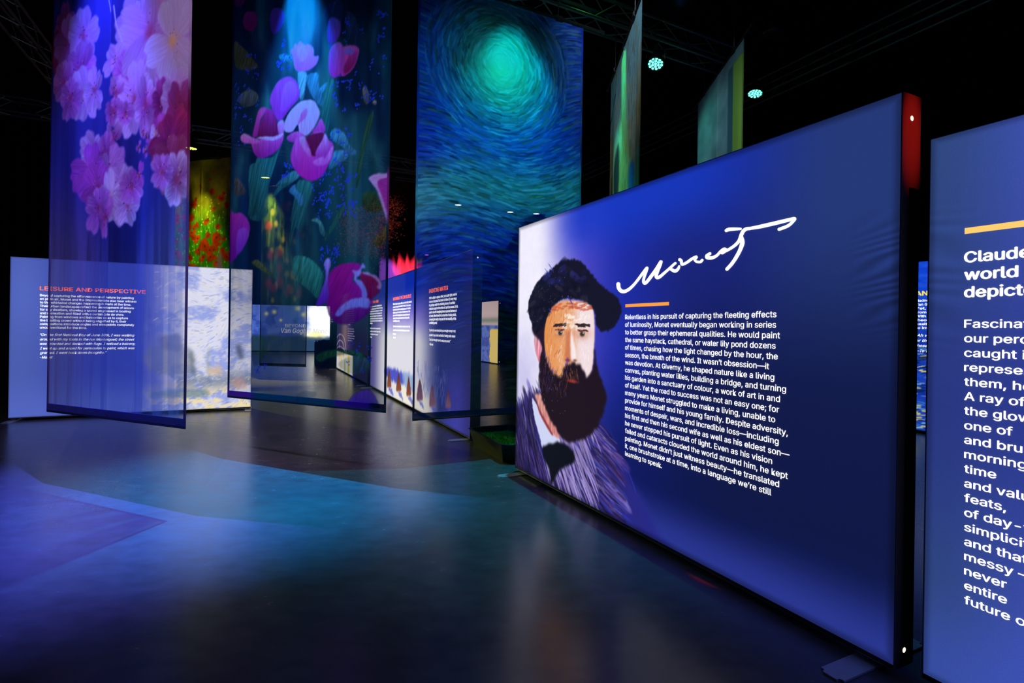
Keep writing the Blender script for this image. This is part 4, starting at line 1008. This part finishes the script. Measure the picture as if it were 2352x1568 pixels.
def paint_tulip(c):
    _pt(c)
    h = sstep(.745, .735, c.Z)
    col = mixc((130, 50, 220), (20, 130, 160), sstep(.28, .45, c.U)); col = mixc(col, (130, 60, 220), sstep(1.42, 1.5, c.U)); col = mixc(col, (10, 60, 100), sstep(1.86, 1.92, c.U))
    c.c = mixc(c.c, col, h)
A2, B2 = (-2.982, 5.655), (-1.114, 4.789)
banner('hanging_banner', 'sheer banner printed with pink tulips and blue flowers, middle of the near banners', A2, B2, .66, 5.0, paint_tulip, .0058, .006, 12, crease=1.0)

# ---- night banner: plain blue brushwork with a pale green disc
def paint_night(c):
    U, Z = c.U, c.Z
    n = fbm(U * 2, Z * 2, 121, 4)
    u0, z0 = c.m([(1152, 150)])[0]
    d = np.hypot(U - u0, (Z - z0) * .95)
    sky = mixc((70, 190, 150), (44, 110, 230), sstep(.25, 1.0, d)); sky = mixc(sky, (40, 74, 225), sstep(.8, 1.5, d))
    band = np.exp(-((Z - (2.72 + .2 * U + .08 * np.sin(U * 3))) / .36) ** 2)
    sky = mixc(sky, (110, 214, 190), band * .9)
    hill = 2.16 + .16 * sstep(.3, 1.2, U) + .4 * np.exp(-(np.abs(U - 1.45) / .3) ** 3) + .02 * np.sin(U * 23)
    sky = mixc(sky, (18, 34, 110), sstep(hill + .02, hill - .02, Z) * .95); sky = mixc(sky, (28, 66, 190), sstep(2.12, 2.05, Z - .18 * np.sin(U * 1.5 + .3)) * .6)
    sky = mixc(sky, (14, 76, 60), sstep(1.85, 1.6, Z) * sstep(.3, .8, U) * sstep(.42, .6, n) * .8)
    c.c = sky
    c.a = .6 - .34 * sstep(2.2, 1.4, Z)
    def flow(u, z):
        w1 = math.exp(-(math.hypot(u - u0, z - z0) / .75) ** 2)
        a = math.atan2(z - z0, u - u0) + math.pi / 2
        b = .35 * math.sin(u * 2.4 + z) + .15
        return a if w1 > .25 else b
    def colf(u, z, r):
        j = int(np.clip((z - c.z0) / c.res, 0, c.ny - 1)); i = int(np.clip((u - c.u0) / c.res, 0, c.nx - 1))
        k = c.c[j, i]
        v = r.rand()
        if v < .4: return np.clip(k * r.uniform(.68, .92), 0, 255)
        if v < .85: return np.clip(k * r.uniform(1.05, 1.4) + r.uniform(0, 14), 0, 255)
        return np.clip(k * .5 + np.array((90, 130, 60)) * .6, 0, 255)
    c.dabs(7000, (0, c.us[-1], .5, 5.0), flow, .15, .02, colf, .65, seed=122)
    c.blob(u0, z0, .26, .28, (110, 220, 170), .9, .85, 3); c.blob(u0 - .03, z0 - .1, .18, .14, (80, 200, 90), .35)
    c.dabs(500, (u0 - .5, u0 + .5, z0 - .5, z0 + .5), flow, .1, .016, lambda u, z, r: None if math.hypot(u - u0, z - z0) > .5 else np.array((110, 220, 170)) * r.uniform(.8, 1.1), .3, seed=123)
A3 = (-.994, 5.43); d3 = np.array((1.0465, .552)) / math.hypot(1.0465, .552)
B3 = tuple(np.array(A3) + d3 * 2.02)
banner('hanging_banner', 'sheer blue brushwork banner with a glowing green disc, rightmost of the near banners', A3, B3, .48, 5.0, paint_night, .0064, .01, 13, hemcol=(14, 74, 120), crease=1.17)

# ---- two side-on banners above the portrait panel
def paint_ochre(c):
    U, Z = c.U, c.Z
    n = fbm(U * 3, Z * 2, 131, 4)
    c.c = mixc((150, 150, 110), (120, 170, 180), sstep(3.4, 4.6, Z + .5 * (n - .5))); c.c = mixc(c.c, (150, 120, 60), np.clip(sstep(.35, 0, U) + sstep(1.65, 2.0, U), 0, 1) * .7 * sstep(4.6, 3.8, Z))
    c.a[:] = .9
    c.dabs(1300, (0, 2, .8, 5), lambda u, z: 1.4 + .8 * (fbm(np.array(u * 3), np.array(z * 3), 132, 2) - .5), .14, .03, lambda u, z, r: np.array([(190, 190, 150), (120, 150, 110), (150, 120, 60), (110, 170, 180)][r.randint(4)]) * r.uniform(.7, 1.1), .5, seed=133)
    c.poly([(.45, 3.6), (.62, 3.9), (.68, 3.5), (.6, 3.1), (.48, 3.2)], (50, 50, 60), .02, metres=True); c.poly([(.15, 3.5), (.25, 3.6), (.28, 3.1), (.2, 2.8)], (80, 60, 50), .02, metres=True); c.poly([(1.4, 3.3), (1.65, 3.3), (1.6, 2.6), (1.5, 2.5)], (50, 110, 170), .03, metres=True)
A4 = (1.38, 7.75); B4 = (1.335, 5.74)
banner('hanging_banner', 'ochre green banner hung edge-on, left of two above portrait panel', A4, B4, .6, 4.98, paint_ochre, .012, .01, 14)
def paint_pale(c):
    U, Z = c.U, c.Z
    c.c = np.zeros(U.shape + (3,)) + np.array((130, 158, 178)); c.c += ((fbm(U * 3, Z * 4, 141, 4) - .5) * 50)[..., None]
    c.a[:] = .9
    R_ = lambda u0, u1, za, zb, col: c.poly([(u0, za), (u1, za), (u1, zb), (u0, zb)], col, .01, smooth=False, metres=True)
    R_(1.42, 2.1, 2.4, 5.0, (70, 110, 130)); R_(1.62, 2.1, 2.6, 5.0, (150, 190, 90)); R_(.62, 1.2, 3.0, 3.95, (160, 150, 80)); R_(.7, 1.12, 3.1, 3.85, (150, 190, 150)); c.blob(.9, 3.4, .1, .2, (70, 140, 90), .8)
    R_(.7, 1.4, 1.0, 2.9, (80, 160, 190)); c.poly([(.3, 2.2), (.5, 2.6), (.7, 2.5), (.9, 2.8), (1.1, 2.6), (.6, 2.0)], (160, 140, 80), .03, metres=True, rough=.05)
A5 = (2.995, 8.8); B5 = (2.885, 6.81)
banner('hanging_banner', 'pale blue banner with a green stripe hung edge-on, right of two above portrait panel', A5, B5, .7, 5.15, paint_pale, .012, .01, 15)

# ---- distant flower banners
def paint_poppy(c):
    U, Z = c.U, c.Z
    n = fbm(U * 5, Z * 5, 151, 4)
    c.c = mixc((60, 130, 50), (150, 120, 60), sstep(3.3, 4.0, Z + .3 * (n - .5))) * (.7 + .6 * n)[..., None]
    c.a[:] = .92
    r = np.random.RandomState(8)
    for _ in range(900): c.blob(r.uniform(0, 2), r.uniform(1.8, 4.0), .012, .05, np.array((120, 190, 60)) * r.uniform(.5, 1.1), .7)
    for _ in range(210): c.blob(r.uniform(0, 2), r.uniform(2.0, 4.2), .016, .016, (226, 226, 90), .9, p=4)
    for _ in range(120):
        z = r.uniform(1.8, 4.75); s = np.interp(z, (2, 4.7), (.15, .03)) * r.uniform(.6, 1.2); u = r.uniform(0, 2)
        if z > 4.0 and r.rand() < .6: continue
        for k in range(4): c.blob(u + r.normal(0, s * .45), z + r.normal(0, s * .4), s * .6, s * .5, np.array((226, 56, 40)) * r.uniform(.7, 1.1), .9, p=4)
        c.blob(u, z, s * .2, s * .16, (40, 16, 24), .8)
    for x, y, q in ((497, 545, .13), (470, 565, .15), (484, 590, .12), (440, 500, .1), (432, 520, .11), (446, 470, .09), (478, 540, .08), (520, 470, .08), (508, 455, .08), (488, 440, .08), (500, 520, .07), (445, 545, .08), (520, 590, .1), (510, 575, .08), (435, 590, .08)):
        u, z = c.m([(x, y)])[0]
        for k in range(6): c.blob(u + q * .5 * math.cos(k + x), z + q * .5 * math.sin(k + x), q * .5, q * .45, np.array((226, 52, 34)) * (.75 + .08 * (k % 4)), .95, p=4)
        c.blob(u, z, q * .2, q * .16, (50, 14, 20), .7)
    c.poly([(1.2, 1.8), (1.45, 1.8), (1.4, 2.6), (1.33, 3.0), (1.24, 2.6)], (150, 90, 220), .03, metres=True)
A6, B6 = (-7.55, 11.9), (-6.02, 11.42)
banner('hanging_banner', 'banner printed with a red poppy field, above the left text panel', A6, B6, .8, 4.98, paint_poppy, .012, .006, 16)
def paint_green(c):
    U, Z = c.U, c.Z
    n = fbm(U * 4, Z * 2.5, 161, 4)
    c.c = mixc((24, 50, 40), (70, 100, 60), sstep(.42, .62, n)); c.a = .55 + .05 * sstep(1.8, 1.2, Z)
    r = np.random.RandomState(12)
    for _ in range(60): c.blob(r.uniform(.2, 1.2), r.uniform(2.2, 4.6), .03, .16, np.array((150, 190, 80)) * r.uniform(.5, 1.1), .8, .8)
    for _ in range(26): c.blob(r.uniform(.2, 1.2), r.uniform(2.0, 4.6), .06, .09, (226, 206, 90), .8, .9, 3)
    for _ in range(14): c.blob(r.uniform(.1, 1.3), r.uniform(2.0, 4.7), .1, .14, (190, 66, 50), .8, .9, 3)
A7 = ground(596, 838, .38); B7 = ground(703, 841, .38)
banner('hanging_banner', 'dark green distant banner hanging behind the tulip banner', A7, B7, .36, 5.0, paint_green, .014, .006, 17)

# ---------------------------------------------------------------- the lamps
LZ = 5.42
def near(A, B, f, out, z=LZ):
    pl = Plane(A, B); return pl.p(pl.L * f, z, out)
par_can('stage_light', 'blue stage light out of view above the cherry blossom banner', near(A1, B1, .45, .2), (.08, .1, 1.0), 10, near(A1, B1, .5, .4, 0), 4400, 48, 1, .02)
par_can('stage_light', 'cyan blue stage light out of view above the tulip banner', near(A2, B2, .46, .17), (.0, .32, 1.0), 10, near(A2, B2, .5, .35, 0), 3700, 46, 1, .02)
par_can('stage_light', 'green blue stage light out of view above the night sky banner', near(A3, B3, .55, .4), (.0, .5, .8), 10, near(A3, B3, .5, .3, .4), 900, 66, 1, .02)
par_can('stage_light', 'violet white fill light added out of view, facing the blossom and tulip banners', (-1.2, .6, 5.6), (.74, .5, 1.0), 8, (-2.6, 5.1, 2.5), 1150, 46, 1, .05)  # added fill lamp, brightens the lower blossom and tulip prints
par_can('stage_light', 'blue fill light added out of view, facing the night sky banner', (.2, .9, 5.6), (.1, .5, 1.0), 8, (-.2, 5.9, 3.1), 900, 38, 1, .05)  # added fill lamp, lifts the night banner below its beam
par_can('stage_light', 'white fill light added out of view, facing the two edge-on banners', (0, 3.6, 6.4), (.8, .85, 1.0), 8, (2.1, 7.2, 3.9), 700, 42, 1, .05)  # added fill lamp, gives the edge-on banners general light
par_can('stage_light', 'green stage light out of view above the ochre banner', (1.14, 6.8, 5.95), (.1, 1.0, .25), 9, (1.36, 6.75, 3.1), 1500, 24, .9, .02)
par_can('stage_light', 'teal stage light with round LEDs beside the ochre edge-on banner', (1.975, 7.6, 5.2), (.1, 1.0, .62), 4, (1.42, 6.6, 2.6), 500, 36, .8)
par_can('stage_light', 'teal stage light with round LEDs right of the pale edge-on banner', (3.79, 8.5, 5.2), (.1, 1.0, .62), 4, (3.3, 7.9, 2.6), 45, 150, 1)
par_can('stage_light', 'yellow green stage light above the poppy banner', (-6.8, 11.3, 5.12), (.62, 1.0, .05), 7, (-6.83, 11.37, 0), 1400, 46, 1, .03)
par_can('stage_light', 'lime green stage light seen through the cherry blossom banner', (-9.2, 12.7, 5.2), (.8, 1.0, .06), 7, (-6.9, 11.7, 3.6), 900, 50, .8, .05)
par_can('stage_light', 'orange stage light seen through the tulip banner by its right edge', (-3.36, 12.7, 5.2), (1.0, .34, .14), 12, (-4.3, 16.2, 4.2), 110, 50, .7)
par_can('stage_light', 'yellow stage light seen through the middle of the tulip banner', (-6.37, 13.75, 5.2), (.9, .85, .1), 8, (-6.2, 14.1, 1.0), 1500, 50, 1)
par_can('stage_light', 'white stage light seen through the night sky banner, left of three', (-1.71, 16.5, 5.2), (.5, .62, 1.0), 9)
par_can('stage_light', 'white stage light seen through the night sky banner, middle of three', (-.11, 17.4, 5.2), (.5, .62, 1.0), 9)
par_can('stage_light', 'white stage light seen through the night sky banner, right of three', (.74, 17.6, 5.2), (.5, .62, 1.0), 9)
par_can('stage_light', 'violet stage light left of the red lit drape', (-6.1, 28.0, 5.2), (.4, .1, 1.0), 6, (-7.5, 30.4, 4.2), 500, 50, .6)
par_can('stage_light', 'violet stage light behind the left edge of the night sky banner', (-4.5, 28.0, 5.2), (.6, .1, 1.0), 6)
par_can('stage_light', 'red stage light out of view lighting the end of the portrait panel', pA.p(pA.L + 1.2, 5.0, -.07), (1.0, .03, .02), 8, pA.p(pA.L, 2.27, -.07), 1700, 4.0, 1, .01)
par_can('stage_light', 'red stage light washing the distant drape', (-5.9, 28.6, 3.6), (1.0, .02, .05), 6, (-6.0, 30.4, 4.7), 4500, 46, .8)

# ---------------------------------------------------------------- trusses
def truss(label, A, B, z, s=.29):
    A = np.array(A, float); B = np.array(B, float); d = (B - A) / np.linalg.norm(B - A); n = np.array((-d[1], d[0])); L = np.linalg.norm(B - A)
    t = thing('lighting_truss', label, 'truss', (*((A + B) / 2), z), 'aluminium lighting trusses')
    P = lambda u, a, b: (*(A + d * u + n * a * s / 2), z + b * s / 2)
    for a, b in ((-1, -1), (1, -1), (1, 1), (-1, 1)):
        bm = bmesh.new(); tube(bm, [P(0, a, b), P(L, a, b)], .025, 8); obj('chord', bm, M['truss'], t)
    bm = bmesh.new(); k = 0; u = 0.0
    while u < L - .3:
        s_ = 1 if k % 2 == 0 else -1
        for f in ((-1, None), (1, None), (None, -1), (None, 1)):
            a0, b0 = (f[0], -s_) if f[1] is None else (-s_, f[1]); a1, b1 = (f[0], s_) if f[1] is None else (s_, f[1])
            tube(bm, [P(u, a0, b0), P(u + .4, a1, b1)], .01, 5, False)
        u += .4; k += 1
    obj('lacing', bm, M['truss'], t)
    for u in (L * .2, L * .8):
        bm = bmesh.new(); tube(bm, [P(u, 0, 1), (*(A + d * u), ZC)], .006, 5); obj('hanging_chain', bm, M['house'], t)
    return t
truss('lighting truss running right above the two edge-on banners', (-2.6, 5.28), (3.5, 8.5), 5.66)
truss('long lighting truss sloping away in the dark at upper right', (7.4, 4.3), (1.2, 17.5), 6.0)
truss('lighting truss in the upper left corner', (-6.6, 5.6), (-9.0, 10.6), 6.25)
truss('lighting truss above the poppy banner', (-10.5, 10.6), (-1.2, 15.3), 5.75)
truss('distant lighting truss behind the night sky banner', (-3.6, 16.2), (4.2, 19.6), 6.05)
truss('lighting truss above the tulip and blossom banners', (-6.2, 6.5), (-.9, 4.15), 5.95)

# ---------------------------------------------------------------- ceiling fittings
t = thing('high_bay_lamp', 'unlit dome lamp hanging from the dark ceiling at top centre', 'ceiling lamp', (2.63, 8.9, 6.82))
bm = bmesh.new(); lathe(bm, [(.33, 0), (.335, .01), (.31, .12), (.22, .26), (.1, .33), (.03, .34)], 32, (2.63, 8.9, 6.82)); obj('lamp_shade', bm, M['dome'], t, True)
bm = bmesh.new(); lathe(bm, [(0, .5), (.09, .5), (.1, .46), (.1, .34), (0, .34)], 20, (2.63, 8.9, 6.82)); obj('lamp_body', bm, M['house'], t, True)
bm = bmesh.new(); tube(bm, [(2.63, 8.9, 7.25), (2.63, 8.9, ZC)], .01, 6); obj('stem', bm, M['house'], t)
bm = bmesh.new(); lathe(bm, [(0, 0), (.13, .0), (.15, .02), (.15, .04), (.05, .06), (.05, ZC - 6.2), (0, ZC - 6.2)], 24, (4.1, 8.6, 6.2))
tag(obj('ceiling_diffuser', bm, M['dome'], None, True), 'small round fitting on the dark ceiling above the pale edge-on banner', 'ceiling fitting')

# ---------------------------------------------------------------- trough with turf
qa = np.array(ground(1162, 1065)); qb = np.array(ground(1092, 1025)); dd = (qb - qa) / np.linalg.norm(qb - qa); nn = np.array((dd[1], -dd[0])); 
if nn[0] < 0: nn = -nn
Lt = 1.0; Wt = .52; fl = .05; ht = .2
def tp(u, v, z): return (*(qa + dd * u + nn * v), z)
t = thing('planter_trough', 'black trough with green turf inside, behind the left end of the portrait panel', 'planter', tp(Lt / 2, Wt / 2, 0))
bm = bmesh.new()
def ringv(z, e, i=0.0):
    c_ = .07
    pts = [(-e + i + c_, -e + i), (Lt + e - i - c_, -e + i), (Lt + e - i, -e + i + c_), (Lt + e - i, Wt + e - i - c_), (Lt + e - i - c_, Wt + e - i), (-e + i + c_, Wt + e - i), (-e + i, Wt + e - i - c_), (-e + i, -e + i + c_)]
    return [bm.verts.new(tp(u, v, z)) for u, v in pts]
r0 = ringv(0, 0); r1 = ringv(ht, fl); r2 = ringv(ht + .006, fl + .012); r3 = ringv(ht + .006, fl - .022); r4 = ringv(.05, .0, .02)
for a, b in ((r0, r1), (r1, r2), (r2, r3), (r3, r4)):
    for k in range(8): bm.faces.new((a[k], a[(k + 1) % 8], b[(k + 1) % 8], b[k]))
bm.faces.new(r0[::-1]); bm.faces.new(r4)
obj('body', bm, M['trough'], t)
bm = bmesh.new(); rg = random.Random(3)
base = [bm.verts.new(tp(u, v, .135)) for u, v in ((-.015, -.015), (Lt + .015, -.015), (Lt + .015, Wt + .015), (-.015, Wt + .015))]; bm.faces.new(base)
for _ in range(2600):
    u = rg.uniform(0, Lt); v = rg.uniform(0, Wt); a = rg.uniform(0, 6.28); h_ = rg.uniform(.012, .03)
    p = tp(u, v, .133); e = (math.cos(a) * .004, math.sin(a) * .004)
    bm.faces.new((bm.verts.new((p[0] - e[0], p[1] - e[1], p[2])), bm.verts.new((p[0] + e[0], p[1] + e[1], p[2])), bm.verts.new((p[0] + e[1] * 2, p[1] - e[0] * 2, p[2] + h_))))
g_ = obj('turf', bm, M['turf'], t); g_['label'] = 'green turf'; g_['kind'] = 'stuff'

# ---------------------------------------------------------------- distant black planter box with ragged leaves
pk = Plane(ground(721, 833), ground(775, 836))
t = thing('planter_box', 'black box with a ragged leafy top in the distance beyond the tulip banner', 'planter', pk.p(pk.L / 2, 0, -.3))
bm = bmesh.new(); pbox(bm, pk, 0, pk.L, 0, .8, -.6, 0); bmesh.ops.bevel(bm, geom=list(bm.edges), offset=.012, segments=2, affect='EDGES'); obj('body', bm, M['trough'], t)
bm = bmesh.new()
for _ in range(700):
    u = rg.uniform(.02, pk.L - .02); o_ = rg.uniform(-.58, -.02); a = rg.uniform(0, 6.28); h_ = rg.uniform(.03, .12)
    p = Vector(pk.p(u, .8, o_)); e = Vector((math.cos(a), math.sin(a), 0)) * .016; tip_ = Vector((rg.uniform(-.05, .05), rg.uniform(-.05, .05), h_))
    bm.faces.new([bm.verts.new(x) for x in (p - e, p + e, p + e * .7 + tip_ * .6, p + tip_)])
obj('foliage', bm, M['leafblack'], t)

# ---------------------------------------------------------------- distant drape and blossom tree
pleated('grey_drape', Plane((-7.6, 30.4), (-4.6, 30.4)), 0, 5.75, M['pale_drape'], 'tall drape lit red and violet beyond the middle panel', 'curtain', .06, .5, .02)
tx_, ty_ = -4.45, 16.4
t = thing('blossom_tree', 'artificial tree with reddish blossom behind the right edge of the tulip banner', 'tree', (tx_, ty_, 0))
bm = bmesh.new(); rg = random.Random(17); tips = []
tube(bm, [(tx_, ty_, 0), (tx_ + .08, ty_, .9), (tx_ - .04, ty_ + .05, 1.9), (tx_ + .05, ty_, 2.7)], [.14, .11, .1, .08], 10)
for k in range(11):
    a = k * 2 * math.pi / 11 + rg.uniform(-.2, .2); r_ = rg.uniform(.3, .75); z_ = rg.uniform(3.9, 5.3)
    p0 = Vector((tx_ + .05, ty_, rg.uniform(2.2, 2.7))); p2 = Vector((tx_ + r_ * math.cos(a), ty_ + r_ * math.sin(a), z_)); p1 = (p0 + p2) / 2 + Vector((0, 0, .35))
    p3 = p2 + Vector((math.cos(a) * .2, math.sin(a) * .2, -.2))
    tube(bm, [p0, p1, p2, p3], [.05, .035, .02, .008], 6); tips += [p1, p2, p3, (p1 + p2) / 2]
obj('trunk', bm, M['bark'], t, True)
bm = bmesh.new()
for _ in range(9000):
    p = Vector(rg.choice(tips)) + Vector((rg.gauss(0, .16), rg.gauss(0, .16), rg.gauss(0, .16)))
    a = Vector((rg.uniform(-1, 1), rg.uniform(-1, 1), rg.uniform(-1, 1))).normalized(); b = a.cross(Vector((rg.uniform(-1, 1), rg.uniform(-1, 1), rg.uniform(-1, 1)))).normalized()
    s_ = rg.uniform(.02, .04)
    bm.faces.new([bm.verts.new(p + a * s_ * x + b * s_ * y) for x, y in ((-1, 0), (0, -.7), (1, 0), (0, .7))])
cr_ = obj('blossom', bm, M['petal'], t); cr_['kind'] = 'stuff'
